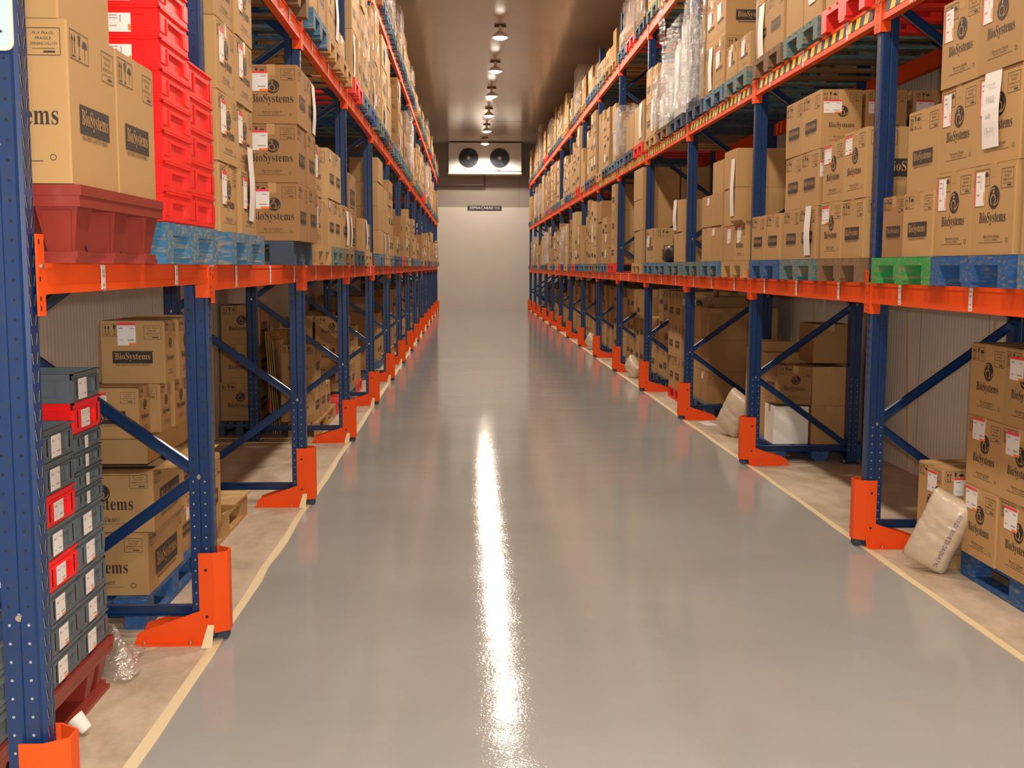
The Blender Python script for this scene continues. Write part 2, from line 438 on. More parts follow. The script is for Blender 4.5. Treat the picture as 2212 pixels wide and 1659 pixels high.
def guard_meshes(sg):
    t = .006
    pl = [(-.062, -.070), (.002, -.070), (.060, -.030), (.060, .030), (.002, .070), (-.062, .070)]
    pi = [(-.062, -.064), (0, -.064), (.054, -.027), (.054, .027), (0, .064), (-.062, .064)]
    q = MB()
    for i in range(5):
        z0 = [.06, .045, .045, .045, .06][i]
        lo = [(pl[i][0] * sg, pl[i][1], z0), (pl[i + 1][0] * sg, pl[i + 1][1], z0), (pi[i + 1][0] * sg, pi[i + 1][1], z0), (pi[i][0] * sg, pi[i][1], z0)]
        hi = [(x, y, .405) for x, y, _ in lo]
        if sg < 0: lo, hi = lo[::-1], hi[::-1]
        q.hexa(lo, hi, 'orange')
    for z in (.12, .33):
        for yy in (-.0712, .0712):
            c = [(sg * -.03 + .007 * math.cos(PI / 4 * i), yy, z + .007 * math.sin(PI / 4 * i)) for i in range(8)]
            q.poly(c, [tuple(range(8)) if yy < 0 else tuple(range(8))[::-1]], 'slot')
    shield = q.mesh('shield')
    gs = []
    for yy in (-1, 1):
        q = MB(); y0, y1 = (-.071, -.065) if yy < 0 else (.065, .071)
        pr = [(-.012, 0), (.0, .06), (-.02, .16), (-.062, .145), (-.33, .05), (-.345, .012), (-.345, 0)]
        pr = [(x * sg, z) for x, z in pr]
        if sg > 0: pr = pr[::-1]
        q.prism(pr, y0, y1, 'orange', 'y')
        x0, x1 = sorted((-.345 * sg, -.012 * sg)); fy = (-.112, -.066) if yy < 0 else (.066, .112)
        q.box(x0, x1, fy[0], fy[1], 0, .007, 'orange')
        for xx in (-.30, -.10): q.cyl((xx * sg, sum(fy) / 2, .007), .009, .01, 'zinc', n=6)
        gs.append(q.mesh('gusset'))
    pl2 = simple(lambda q: q.box(*sorted((.003 * sg, .05 * sg)), -.028, .028, .0095, .044, 'pdark'), 'base_block')
    return shield, gs, pl2


GUARDM = {s: guard_meshes(s) for s in (1, -1)}


def beam_mesh(sg, L, h, front):
    q = MB(); t = .05
    X = lambda a, c: sorted((sg * a, sg * c))
    x0, x1 = X(0, -.045); q.box(x0, x1, 0, L, -h, 0, 'orange')
    x0, x1 = X(0.0, .004)                          # the two raised bands of the rolled profile
    q.box(x0, x1, 0, L, -h * .16, 0, 'orange'); q.box(x0, x1, 0, L, -h, -h * .72, 'orange')
    return q.mesh('beam')


def connector_mesh(sg, h, end):
    """end plate hooked on the aisle face of the post, with a return flange on its flank"""
    q = MB(); y0, y1 = (-.085, .0) if end == 0 else (0, .085)
    up, dn = (.075, -h - .055) if end == 0 else (.005, -h - .06)
    x0, x1 = sorted((sg * .004, sg * .009)); q.box(x0, x1, *((-.044, 0) if end == 0 else (0, .044)), dn, up, 'orange')
    x0, x1 = sorted((sg * .009, -sg * .05)); q.box(x0, x1, *((.0, .004) if end == 0 else (-.004, 0)), dn, up, 'orange')
    for z in (dn + .02, dn + .045, -h * .5, up - .02):
        yy = (-.030 if end == 0 else .030)
        q.poly([(sg * .0096, yy - .004, z - .006), (sg * .0096, yy + .004, z - .006), (sg * .0096, yy + .004, z + .006), (sg * .0096, yy - .004, z + .006)], [(0, 1, 2, 3) if sg > 0 else (3, 2, 1, 0)], 'slot')
    q.cyl((sg * .009 if sg > 0 else -.015, -.02 if end == 0 else .02, -.008), .008, .006, 'zinc', 'x', n=8)
    return q.mesh('connector')


def tag_mesh(sg, h, seed):
    r = random.Random(seed); q = MB(); x0, x1 = sorted((sg * .0045, sg * .0062)); w_ = .034
    q.box(x0, x1, -w_ / 2, w_ / 2, -h * .95, -.004, 'paper')
    for z in range(5):
        zz = -.018 - z * h * .17
        if z == 2: continue
        for k in range(3):
            yy = -.011 + k * .008
            q.poly([(sg * .0066, yy, zz), (sg * .0066, yy + .005, zz), (sg * .0066, yy + .005, zz - .010), (sg * .0066, yy, zz - .010)], [(0, 1, 2, 3) if sg < 0 else (3, 2, 1, 0)], 'lab_text')
    return q.mesh('location_tag')


def hazard_mesh(sg, L, h):
    q = MB(); x0 = sg * .0045; n = int(L / .075)
    for i in range(n):
        y0 = .05 + i * .075 * (L - .1) / (n * .075)
        y1 = y0 + .075 * (L - .1) / (n * .075); sl = .03
        c = [(x0 + sg * .0012, y0, -h * .70), (x0 + sg * .0012, y1, -h * .70), (x0 + sg * .0012, y1 - sl, -h * .20), (x0 + sg * .0012, y0 - sl, -h * .20)]
        d = [(x0, y, z) for _, y, z in c]
        lo, hi = (d, c) if sg > 0 else (c, d)
        q.hexa(lo, hi, 'yellow' if i % 2 else 'black')
    return q.mesh('hazard_tape')


_cache = {}


def cached(key, fn):
    if key not in _cache: _cache[key] = fn()
    return _cache[key]


LEVEL = ['floor level', 'first shelf', 'second shelf', 'top shelf']
for side, sg, X, Y, Z in (('left', 1, LX, LY, LZ), ('right', -1, RX, RY, RZ)):
    for i, y in enumerate(Y):
        n = i + 1
        t = root('rack_upright', (X, y, 0), f'blue perforated rack frame with diagonal braces, {ORD[n]} from the camera, {side} row', 'rack', f'{side} row rack frames')
        put('post', POSTM[sg], t); put('post', POSTM[-sg], t, (-sg * DEPTH, 0, 0))
        for m in BRACEM[sg]: put('brace', m, t)
        put('foot_plate', FOOTM, t, (-sg * (DEPTH - .05), 0, 0))
        if n <= 8:
            for k in range(1, 9):
                put('bolt', BOLTM, t, (-sg * nodes[k][0], 0.012, nodes[k][1]))
        g = root('post_guard', (X, y, 0), f'orange steel guard bolted round the foot of the {ORD[n]} {side} frame', 'guard', f'{side} row post guards')
        sh, gs, blk = GUARDM[sg]
        put('shield', sh, g); put('gusset', gs[0], g); put('gusset', gs[1], g); put('base_block', blk, g)
    for i in range(len(Y) - 1):
        y0, L = Y[i] + .047, Y[i + 1] - Y[i] - .094
        for lv in range(3):
            h = .12 if side == 'right' else (.082 if (i == 0 and lv == 0) else .112)
            key = (sg, round(L, 2), h)
            t = put('shelf_beam', cached(('bm',) + key, lambda: beam_mesh(sg, L, h, True)), None, (X + sg * .004, y0, Z[lv]))
            tag(t, f'orange shelf beam on the aisle side, {LEVEL[lv + 1]}, {ORD[i + 1]} bay, {side} row', 'beam', f'{side} row aisle beams', 'thing')
            put('connector', cached(('c0', sg, h), lambda: connector_mesh(sg, h, 0)), t); put('connector', cached(('c1', sg, h), lambda: connector_mesh(sg, h, 1)), t, (0, L, 0))
            if i < 7 and lv < 2:
                fr = (.26, .72) if (side == 'left' and i == 0) else (.18, .52, .84)
                for k, f in enumerate(fr): put('location_tag', cached(('tg', sg, h), lambda: tag_mesh(sg, h, 1)), t, (0.0, L * f, 0))
            if side == 'right' and lv == 1 and i < 6:
                put('hazard_tape', cached(('hz', sg, round(L, 2)), lambda: hazard_mesh(sg, L, h)), t)
            t = put('shelf_beam', cached(('rb',) + key, lambda: beam_mesh(-sg, L, h, False)), None, (X - sg * DEPTH, y0, Z[lv]))
            tag(t, f'orange shelf beam on the wall side, {LEVEL[lv + 1]}, {ORD[i + 1]} bay, {side} row', 'beam', f'{side} row wall side beams', 'thing')


# ---------------------------------------------------------------- writing
GLYPH = {
  'B': (443, '16,0 16,17 45,22 62,32 72,51 75,82 75,369 73,394 69,412 62,425 51,433 36,437 15,439 15,455 220,455 352,429 396,351 369,283 287,247 385,206 418,132 407,76 371,35 314,9 238,0 182,252 188,252 234,257 263,272 279,301 285,345 281,385 269,412 248,428 216,434 198,432 188,425 183,412 182,391 222,24 259,30 283,49 296,81 301,128 295,176 277,208 245,225 197,231 182,231 182,65 184,46 190,33 202,26', '12,14,13 12,34,14 34,15,14 11,34,12 10,34,11 10,35,34 33,15,34 9,35,10 9,36,35 33,16,15 32,16,33 8,36,9 8,37,36 7,37,8 31,16,32 7,38,37 6,38,7 6,25,38 30,16,31 5,25,6 30,17,16 29,17,30 28,17,29 28,18,17 27,18,28 26,18,27 5,26,25 5,48,26 48,18,26 48,47,18 47,46,18 46,19,18 5,49,48 45,19,46 44,19,45 44,20,19 43,20,44 43,21,20 42,21,43 4,49,5 41,21,42 41,22,21 4,50,49 3,50,4 40,22,41 3,51,50 40,23,22 3,52,51 2,52,3 39,23,40 2,39,52 2,23,39 1,23,2 0,23,1 0,24,23'),
  'i': (198, '18,0 18,16 35,19 45,26 51,37 52,56 52,252 51,272 47,285 37,291 20,293 21,310 148,310 148,56 150,38 154,26 164,19 180,16 180,0 101,362 81,366 65,376 54,393 50,412 54,432 65,449 81,460 101,463 120,460 137,449 147,432 151,412 147,393 136,376 120,366', '26,28,27 25,28,26 25,29,28 24,29,25 24,30,29 23,30,24 23,31,30 22,31,23 22,32,31 21,32,22 21,33,32 20,33,21 20,34,33 19,34,20 10,12,11 10,9,12 9,8,12 8,13,12 7,13,8 6,13,7 5,13,6 4,13,5 4,14,13 4,15,14 3,15,4 3,16,15 2,16,3 2,17,16 1,17,2 0,17,1 0,18,17'),
  'o': (336, '169,-10 127,-5 90,11 60,37 38,70 24,110 19,154 24,199 38,239 60,272 90,297 127,313 168,318 209,313 245,298 275,273 298,240 312,200 317,154 312,108 298,69 275,36 245,11 210,-5 169,11 193,18 209,39 214,56 217,81 219,114 220,154 217,227 208,271 192,292 169,299 144,292 128,271 120,227 117,154 118,114 120,82 123,56 128,39 144,18', '11,13,12 11,14,13 10,34,11 34,14,11 10,35,34 33,14,34 33,15,14 9,35,10 9,36,35 32,15,33 32,16,15 8,36,9 8,37,36 31,16,32 31,17,16 7,37,8 30,17,31 7,38,37 30,18,17 6,38,7 6,39,38 5,39,6 29,18,30 29,19,18 5,40,39 28,19,29 4,40,5 28,20,19 4,41,40 27,20,28 3,41,4 27,21,20 3,42,41 26,21,27 3,43,42 25,21,26 2,43,3 25,22,21 2,24,43 24,22,25 1,24,2 1,22,24 1,23,22 0,23,1'),
  'S': (390, '43,-11 43,158 62,158 83,94 111,50 149,24 197,15 231,20 257,36 273,60 279,89 265,129 225,160 163,191 112,221 77,253 56,289 50,332 54,370 67,403 88,429 115,449 148,462 185,466 206,465 229,461 255,456 282,448 287,447 291,446 296,445 300,445 313,450 320,466 339,466 339,319 322,319 310,354 293,385 272,410 248,429 222,441 194,445 163,440 140,426 125,406 120,380 124,356 137,336 159,319 189,303 253,273 290,253 317,233 337,211 350,188 357,162 359,133 354,93 339,58 314,29 281,8 240,-6 192,-10 175,-9 158,-8 142,-4 126,1 110,6 98,9 90,11 85,12 75,11 69,7 65,0 61,-11', '22,24,23 32,34,33 32,35,34 22,25,24 21,25,22 21,26,25 21,27,26 31,35,32 20,42,21 42,27,21 42,28,27 42,29,28 42,30,29 42,31,30 20,43,42 41,31,42 41,40,31 40,39,31 39,38,31 38,35,31 20,44,43 19,44,20 19,45,44 19,46,45 18,46,19 37,35,38 18,47,46 17,47,18 17,48,47 36,35,37 17,49,48 16,49,17 16,50,49 16,51,50 15,51,16 15,52,51 15,53,52 14,53,15 14,54,53 13,54,14 13,55,54 12,55,13 12,56,55 12,57,56 11,57,12 0,2,1 0,3,2 11,58,57 10,58,11 0,4,3 10,59,58 9,59,10 8,59,9 8,60,59 0,73,4 73,72,4 72,5,4 7,60,8 7,61,60 72,71,5 71,6,5 6,61,7 71,61,6 70,61,71 69,61,70 68,61,69 68,62,61 0,74,73 67,62,68 66,62,67 0,75,74 65,62,66 65,63,62 64,63,65'),
  'y': (300, '52,-140 29,-137 10,-125 -3,-107 -7,-84 -4,-67 5,-53 18,-43 36,-40 51,-42 64,-49 72,-61 75,-76 74,-79 74,-81 74,-84 74,-87 77,-96 86,-99 99,-93 114,-74 122,-60 129,-44 135,-26 140,-5 36,251 30,264 25,275 19,283 15,287 8,292 -3,293 -5,293 -5,310 162,310 162,293 146,292 136,289 130,284 128,275 129,271 130,267 131,262 133,257 185,119 230,241 234,251 236,260 237,267 238,274 236,284 229,289 219,292 203,293 203,310 300,310 300,293 287,290 277,281 268,265 259,242 162,-24 145,-65 129,-96 113,-117 95,-131 76,-138', '32,34,33 32,35,34 53,55,54 53,56,55 31,35,32 30,35,31 30,36,35 52,56,53 52,57,56 51,57,52 30,37,36 29,37,30 51,58,57 29,38,37 50,58,51 28,38,29 28,39,38 49,58,50 27,39,28 49,59,58 26,39,27 26,40,39 48,59,49 26,41,40 47,59,48 26,42,41 47,60,59 25,42,26 25,43,42 46,60,47 25,44,43 45,60,46 24,44,25 45,61,60 44,61,45 24,61,44 23,61,24 23,62,61 22,62,23 7,9,8 7,10,9 6,10,7 21,62,22 6,11,10 5,11,6 20,62,21 5,12,11 20,63,62 4,12,5 19,63,20 4,13,12 4,14,13 4,15,14 3,15,4 3,16,15 3,17,16 18,63,19 18,64,63 3,18,17 3,64,18 2,64,3 2,65,64 1,65,2 1,66,65 0,66,1'),
  's': (288, '151,-10 122,-6 87,6 80,8 73,9 60,4 51,-9 36,-9 36,105 53,105 66,68 87,39 112,21 140,15 162,18 179,27 189,40 192,58 183,84 156,105 107,130 76,148 54,169 41,193 37,220 44,259 65,291 98,312 141,319 153,318 166,316 181,312 199,308 202,307 206,306 210,305 213,305 223,308 230,319 244,319 244,222 228,222 215,254 196,277 174,291 149,296 130,294 116,286 108,274 105,259 107,244 115,232 128,222 146,212 191,189 221,172 241,151 253,127 257,95 250,51 228,18 194,-3', '27,29,28 37,39,38 37,40,39 27,30,29 27,31,30 27,32,31 26,32,27 36,40,37 26,33,32 26,34,33 26,35,34 26,36,35 26,45,36 45,44,36 44,43,36 43,40,36 26,46,45 26,47,46 25,47,26 25,48,47 42,40,43 25,49,48 25,50,49 24,50,25 41,40,42 24,51,50 24,52,51 24,53,52 23,53,24 23,54,53 22,54,23 22,55,54 22,56,55 21,56,22 21,57,56 20,57,21 19,57,20 19,58,57 7,9,8 7,10,9 18,58,19 18,59,58 17,59,18 7,11,10 16,59,17 16,60,59 15,60,16 7,5,11 5,4,11 4,12,11 14,60,15 4,13,12 14,61,60 13,61,14 4,3,13 3,61,13 2,61,3 1,61,2 7,6,5 1,0,61'),
  't': (228, '124,-9 89,-4 66,10 53,36 48,71 48,279 20,279 20,300 57,336 88,369 112,398 129,424 144,424 144,310 208,310 208,279 144,279 144,82 146,64 149,51 157,43 168,40 189,49 206,75 222,66 182,9', '10,12,11 10,13,12 9,13,10 8,13,9 7,13,8 7,14,13 7,15,14 6,15,7 5,15,6 4,16,5 16,15,5 4,17,16 4,18,17 22,24,23 3,18,4 22,25,24 3,19,18 3,20,19 21,25,22 3,21,20 3,25,21 2,25,3 1,25,2 1,0,25'),
  'e': (301, '154,-10 117,-5 85,10 58,35 37,69 24,109 19,157 24,201 38,240 59,273 87,298 120,313 157,318 209,309 249,280 274,234 283,173 283,166 117,166 138,73 199,42 237,53 270,86 285,73 228,11 116,192 201,192 201,215 199,252 193,277 181,292 161,297 127,274 116,203', '11,13,12 10,13,11 10,31,13 31,14,13 9,31,10 9,32,31 30,14,31 29,14,30 29,15,14 28,15,29 9,33,32 8,33,9 27,15,28 7,33,8 27,16,15 26,16,27 7,25,33 6,25,7 6,26,25 6,18,26 18,16,26 18,17,16 6,19,18 5,19,6 4,19,5 21,23,22 4,20,19 21,24,23 3,20,4 20,24,21 3,24,20 2,24,3 2,0,24 1,0,2'),
  'm': (554, '18,0 18,16 35,19 45,26 51,37 52,56 52,253 51,271 46,284 36,291 19,294 19,310 146,310 146,265 188,305 237,318 292,304 320,261 364,304 418,318 482,292 504,212 504,56 505,38 510,26 520,19 536,16 536,0 377,0 377,16 393,19 403,26 408,38 410,56 410,217 408,241 404,258 394,268 377,271 349,263 324,237 324,56 326,38 331,26 340,19 356,16 356,0 199,0 199,16 215,19 225,26 230,38 232,56 232,217 230,241 226,258 216,268 199,271 170,262 146,235 146,56 148,38 152,27 162,19 177,16 177,0', '14,16,15 18,20,19 10,12,11 10,9,12 9,13,12 13,16,14 13,57,16 57,17,16 17,20,18 17,38,20 38,37,20 37,21,20 8,13,9 7,13,8 13,58,57 56,17,57 17,39,38 6,13,7 36,21,37 55,17,56 6,58,13 17,40,39 6,59,58 55,40,17 35,21,36 54,40,55 5,59,6 34,21,35 53,40,54 53,41,40 5,60,59 52,41,53 33,21,34 33,22,21 4,60,5 4,61,60 51,41,52 51,42,41 32,22,33 32,23,22 4,62,61 50,42,51 50,43,42 31,23,32 31,24,23 3,62,4 3,63,62 49,43,50 49,44,43 30,24,31 30,25,24 2,63,3 2,64,63 48,44,49 48,45,44 29,25,30 29,26,25 1,64,2 0,64,1 0,65,64 47,45,48 47,46,45 28,26,29 28,27,26'),
}

WORD = []                                # polygons of the ten letters printed on the cartons, unit height per 1000
_x = 0
for ch in 'BioSystems':
    adv, vs, fs = GLYPH[ch]
    WORD.append(([(_x + int(p.split(',')[0]), int(p.split(',')[1])) for p in vs.split()], [tuple(map(int, f.split(','))) for f in fs.split()]))
    _x += adv
WORD_W = _x
_txt = {}


def text_polys(s, res=1):
    """flat letters of the built-in typeface as polygons; width normalised to 1"""
    if s not in _txt:
        c = bpy.data.curves.new('lettering', 'FONT'); c.body = s; c.resolution_u = res
        o = bpy.data.objects.new('lettering', c); COL.objects.link(o)
        me = bpy.data.meshes.new_from_object(o.evaluated_get(bpy.context.evaluated_depsgraph_get()))
        V = [(v.co.x, v.co.y) for v in me.vertices]; F = [tuple(p.vertices) for p in me.polygons]
        x0, x1 = min(v[0] for v in V), max(v[0] for v in V)
        _txt[s] = ([((x - x0) / (x1 - x0), y / (x1 - x0)) for x, y in V], F)
        bpy.data.objects.remove(o); bpy.data.curves.remove(c); bpy.data.meshes.remove(me)
    return _txt[s]


class Face:
    """draws flat print on one upright face of a mesh"""

    def __init__(s, bb, o, u, n, w, h):
        s.b, s.o, s.u, s.n, s.w, s.h = bb, Vector(o), Vector(u), Vector(n), w, h

    def polys(s, pts, faces, m, off=.0012):
        s.b.poly([s.o + s.u * x + Vector((0, 0, y)) + s.n * off for x, y in pts], faces, m)

    def rect(s, x0, x1, y0, y1, m, off=.0012): s.polys([(x0, y0), (x1, y0), (x1, y1), (x0, y1)], [(0, 1, 2, 3)], m, off)

    def outline(s, x0, x1, y0, y1, t, m):
        s.rect(x0, x1, y0, y0 + t, m); s.rect(x0, x1, y1 - t, y1, m); s.rect(x0, x0 + t, y0 + t, y1 - t, m); s.rect(x1 - t, x1, y0 + t, y1 - t, m)

    def word(s, x, y, width, m, off=.0012, tall=1.25):
        k = width / WORD_W
        for V, F in WORD: s.polys([(x + a * k, y + b * k * tall) for a, b in V], F, m, off)

    def text(s, t, x, y, width, m, off=.0012, tall=1.0):
        V, F = text_polys(t); s.polys([(x + a * width, y + b * width * tall) for a, b in V], F, m, off)

    def disc(s, x, y, r, m, off=.0012, n=20):
        s.polys([(x + r * math.cos(2 * PI * i / n), y + r * math.sin(2 * PI * i / n)) for i in range(n)], [tuple(range(n))], m, off)

    def arc(s, x, y, r, a0, a1, t, m, off=.002, n=10):
        P = []
        for i in range(n + 1):
            a = a0 + (a1 - a0) * i / n
            P += [(x + (r - t) * math.cos(a), y + (r - t) * math.sin(a)), (x + r * math.cos(a), y + r * math.sin(a))]
        s.polys(P, [(2 * i, 2 * i + 1, 2 * i + 3, 2 * i + 2) for i in range(n)], m, off)


def icons(f, x, y, s, lod):
    """handling marks: two arrows, a glass, an umbrella in a thin frame"""
    f.outline(x, x + s * 1.9, y, y + s, s * .03, 'ink')
    for k in (.22, .48):
        f.rect(x + s * (k - .03), x + s * (k + .03), y + s * .2, y + s * .7, 'ink'); f.polys([(x + s * (k - .1), y + s * .65), (x + s * (k + .1), y + s * .65), (x + s * k, y + s * .88)], [(0, 1, 2)], 'ink')
    f.rect(x + s * .14, x + s * .56, y + s * .1, y + s * .15, 'ink')
    if lod < 2:
        f.polys([(x + s * .82, y + s * .9), (x + s * .88, y + s * .55), (x + s * 1.02, y + s * .55), (x + s * 1.08, y + s * .9)][::-1], [(0, 1, 2, 3)], 'ink'); f.rect(x + s * .93, x + s * .97, y + s * .15, y + s * .55, 'ink'); f.rect(x + s * .84, x + s * 1.06, y + s * .1, y + s * .16, 'ink')
        f.polys([(x + s * (1.5 + .26 * math.cos(a)), y + s * (.55 + .26 * math.sin(a))) for a in [PI * i / 8 for i in range(9)]], [tuple(range(9))], 'ink'); f.rect(x + s * 1.48, x + s * 1.52, y + s * .15, y + s * .6, 'ink')


def warn_block(f, x, y, s, lod):
    f.outline(x, x + s * 1.25, y, y + s, s * .025, 'ink')
    for k, t in enumerate(('MUY FRAGIL', 'FRAGILE', 'ZERBRECHLICH')):
        wd = (.8, .58, .98)[k] * s
        if lod == 0: f.text(t, x + (s * 1.25 - wd) / 2, y + s * (.76 - .19 * k), wd, 'ink')
        else: f.rect(x + (s * 1.25 - wd) / 2, x + (s * 1.25 + wd) / 2, y + s * (.77 - .19 * k), y + s * (.85 - .19 * k), 'ink')
    f.rect(x + s * .2, x + s * 1.05, y + s * .24, y + s * .26, 'ink'); f.rect(x + s * .62, x + s * 1.05, y + s * .1, y + s * .17, 'ink')


def logo_panel(f, cx, cy, pw, body, lod):
    ph = pw * .31
    f.rect(cx - pw / 2, cx + pw / 2, cy - ph / 2, cy + ph / 2, 'ink')
    f.word(cx - pw * .45, cy - ph * .17, pw * .90, body, .002, 1.30)
    if lod == 0: f.text('REAGENTS & INSTRUMENTS', cx - pw * .43, cy - ph * .70, pw * .86, 'ink')
    else: f.rect(cx - pw * .43, cx + pw * .43, cy - ph * .68, cy - ph * .60, 'ink')


def emblem(f, x, y, r, body):
    f.disc(x, y, r, 'ink')
    f.arc(x - r * .10, y - r * .22, r * .50, 0, 2 * PI, r * .13, body)
    f.arc(x + r * .12, y + r * .08, r * .80, -2.3, -.2, r * .11, body)
    f.arc(x - r * .12, y + r * .05, r * .78, 1.2, 3.3, r * .12, body)
    f.disc(x - r * .05, y + r * .48, r * .16, body, .002, 10)


def print_face(f, kind, body, lod):
    w_, h_ = f.w, f.h
    s = min(.085, h_ * .2, w_ * .19)
    if kind == 'N':
        return
    if kind in 'PEe2' and lod < 3:
        icons(f, w_ * .05, h_ - s * 1.25, s, lod); warn_block(f, w_ * .95 - s * 1.4, h_ - s * 1.5, s * 1.12, lod)
    if kind == 'P': logo_panel(f, w_ * .5, h_ * .42, w_ * .62, body, lod)
    elif kind == '2':
        for c in (.26, .74): logo_panel(f, w_ * c, h_ * .45, w_ * .33, body, lod)
    elif kind == 'Q': logo_panel(f, w_ * .5, h_ * .42, w_ * .62, body, lod)
    elif kind in 'Ee':
        r = min(w_ * .13, h_ * .14)
        emblem(f, w_ * .53, h_ * .63, r, body)
        ww = .62 if kind == 'E' else .82
        f.word(w_ * (.51 - ww / 2), h_ * .36, w_ * ww, 'ink', .0012, 1.35)
        if lod == 0:
            f.text('Barcelona (Spain)', w_ * .33, h_ * .19, w_ * .36, 'ink'); f.text('ISO 9001 - EN 46001', w_ * .36, h_ * .155, w_ * .3, 'ink')
        f.rect(w_ * .22, w_ * .78, h_ * .135, h_ * .14, 'ink')
        f.arc(w_ * .86, h_ * .16, w_ * .026, 0, 2 * PI, w_ * .006, 'ink', .0012)


def four_faces(bb, dx, dy, dz, z0=0.0):
    return {'-y': Face(bb, (-dx / 2, -dy / 2, z0), (1, 0, 0), (0, -1, 0), dx, dz), '+y': Face(bb, (dx / 2, dy / 2, z0), (-1, 0, 0), (0, 1, 0), dx, dz),
            '+x': Face(bb, (dx / 2, -dy / 2, z0), (0, 1, 0), (1, 0, 0), dy, dz), '-x': Face(bb, (-dx / 2, dy / 2, z0), (0, -1, 0), (-1, 0, 0), dy, dz)}


def carton_geo(bb, dx, dy, dz, px, py, tone, lod, cx=0, cy=0, z0=0, opened=False):
    ofr = .36 if opened is True else .10
    c = .005 if lod < 2 else .0
    a, e = dx / 2, dy / 2
    top = z0 + dz - (.005 if lod < 3 else 0)
    if opened: top = z0 + dz
    if c:
        pr = [(a, -e + c), (a, e - c), (a - c, e), (-a + c, e), (-a, e - c), (-a, -e + c), (-a + c, -e), (a - c, -e)]
        bb.prism([(cx + x, cy + y) for x, y in pr], z0, top, tone, cap=not opened)
        if opened:                                            # walls seen from inside, contents level, lifted flaps
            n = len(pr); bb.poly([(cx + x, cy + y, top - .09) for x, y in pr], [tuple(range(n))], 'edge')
            for (p, q, ou) in (((-a, -e), (a, -e), (0, -.5)), ((a, e), (-a, e), (0, .5)), ((a, -e), (a, e), (.45, 0)), ((-a, e), (-a, -e), (-.5, 0))):
                fl = (dy if ou[0] == 0 else dx) * ofr
                o = Vector((ou[0], ou[1], .04 if opened is True else .45)).normalized() * fl
                p3, q3 = Vector((cx + p[0], cy + p[1], top)), Vector((cx + q[0], cy + q[1], top)); th = Vector((0, 0, .004))
                bb.hexa([p3, q3, q3 + o, p3 + o], [p3 + th, q3 + th, q3 + o + th, p3 + o + th], tone)
        else:
            g = .0015
            if dx >= dy:
                bb.box(cx - a + c, cx + a - c, cy - e + .001, cy - g, top - .001, top + .005, tone); bb.box(cx - a + c, cx + a - c, cy + g, cy + e - .001, top - .001, top + .005, tone)
                bb.box(cx - a - .0006, cx + a + .0006, cy - .024, cy + .024, top + .004, top + .0058, 'tape')
                for sx in (-1, 1): bb.box(*sorted((cx + sx * a, cx + sx * (a + .0007))), cy - .024, cy + .024, top - .055, top + .0058, 'tape')
            else:
                bb.box(cx - a + .001, cx - g, cy - e + c, cy + e - c, top - .001, top + .005, tone); bb.box(cx + g, cx + a - .001, cy - e + c, cy + e - c, top - .001, top + .005, tone)
                bb.box(cx - .024, cx + .024, cy - e - .0006, cy + e + .0006, top + .004, top + .0058, 'tape')
                for sy in (-1, 1): bb.box(cx - .024, cx + .024, *sorted((cy + sy * e, cy + sy * (e + .0007))), top - .055, top + .0058, 'tape')
    else:
        bb.box(cx - a, cx + a, cy - e, cy + e, z0, z0 + dz, tone)
    F = four_faces(bb, dx, dy, dz)
    for k, f in F.items():
        f.o += Vector((cx, cy, z0))
        if lod == 3:
            p = px if k[1] == 'x' else py
            if p in 'PQ' and k[0] == '-' or (p in 'PQ2' and k == '+x'): f.rect(f.w * .2, f.w * .8, f.h * .33, f.h * .52, 'ink')
        else: print_face(f, px if k[1] == 'x' else py, tone, lod)


def label_mesh(w_, h_, red, orange, rot, lod):
    """self-adhesive white label facing -y: red strip, orange corner, grey print"""
    q = MB(); q.box(-w_ / 2, w_ / 2, -.0016, 0, -h_ / 2, h_ / 2, 'paper')
    f = Face(q, (-w_ / 2, -.0016, -h_ / 2), (1, 0, 0), (0, -1, 0), w_, h_)
    if not rot:
        if red: f.rect(0, w_, h_ * .88, h_, 'lab_red', .0004)
        if orange: f.rect(w_ * .62, w_, 0, h_ * .11, 'lab_orange', .0004)
        f.rect(w_ * .08, w_ * .3, h_ * .72, h_ * .78, 'lab_text', .0004); f.rect(w_ * .68, w_ * .92, h_ * .72, h_ * .76, 'lab_text', .0004); f.rect(w_ * .05, w_ * .95, h_ * .82, h_ * .83, 'lab_text', .0004)
        f.rect(w_ * .08, w_ * .3, h_ * .22, h_ * .25, 'lab_text', .0004); f.rect(w_ * .55, w_ * .9, h_ * .2, h_ * .26, 'lab_text', .0004)
    else:
        if red: f.rect(0, w_ * .10, 0, h_, 'lab_red', .0004)
        if orange: f.rect(w_ * .9, w_, h_ * .08, h_ * .4, 'lab_orange', .0004)
        for z in (.85, .7, .3): f.rect(w_ * .2, w_ * .5, h_ * z, h_ * (z + .05), 'lab_text', .0004)
        f.rect(w_ * .6, w_ * .64, h_ * .5, h_ * .9, 'lab_text', .0004)
    return q.mesh('shipping_label')


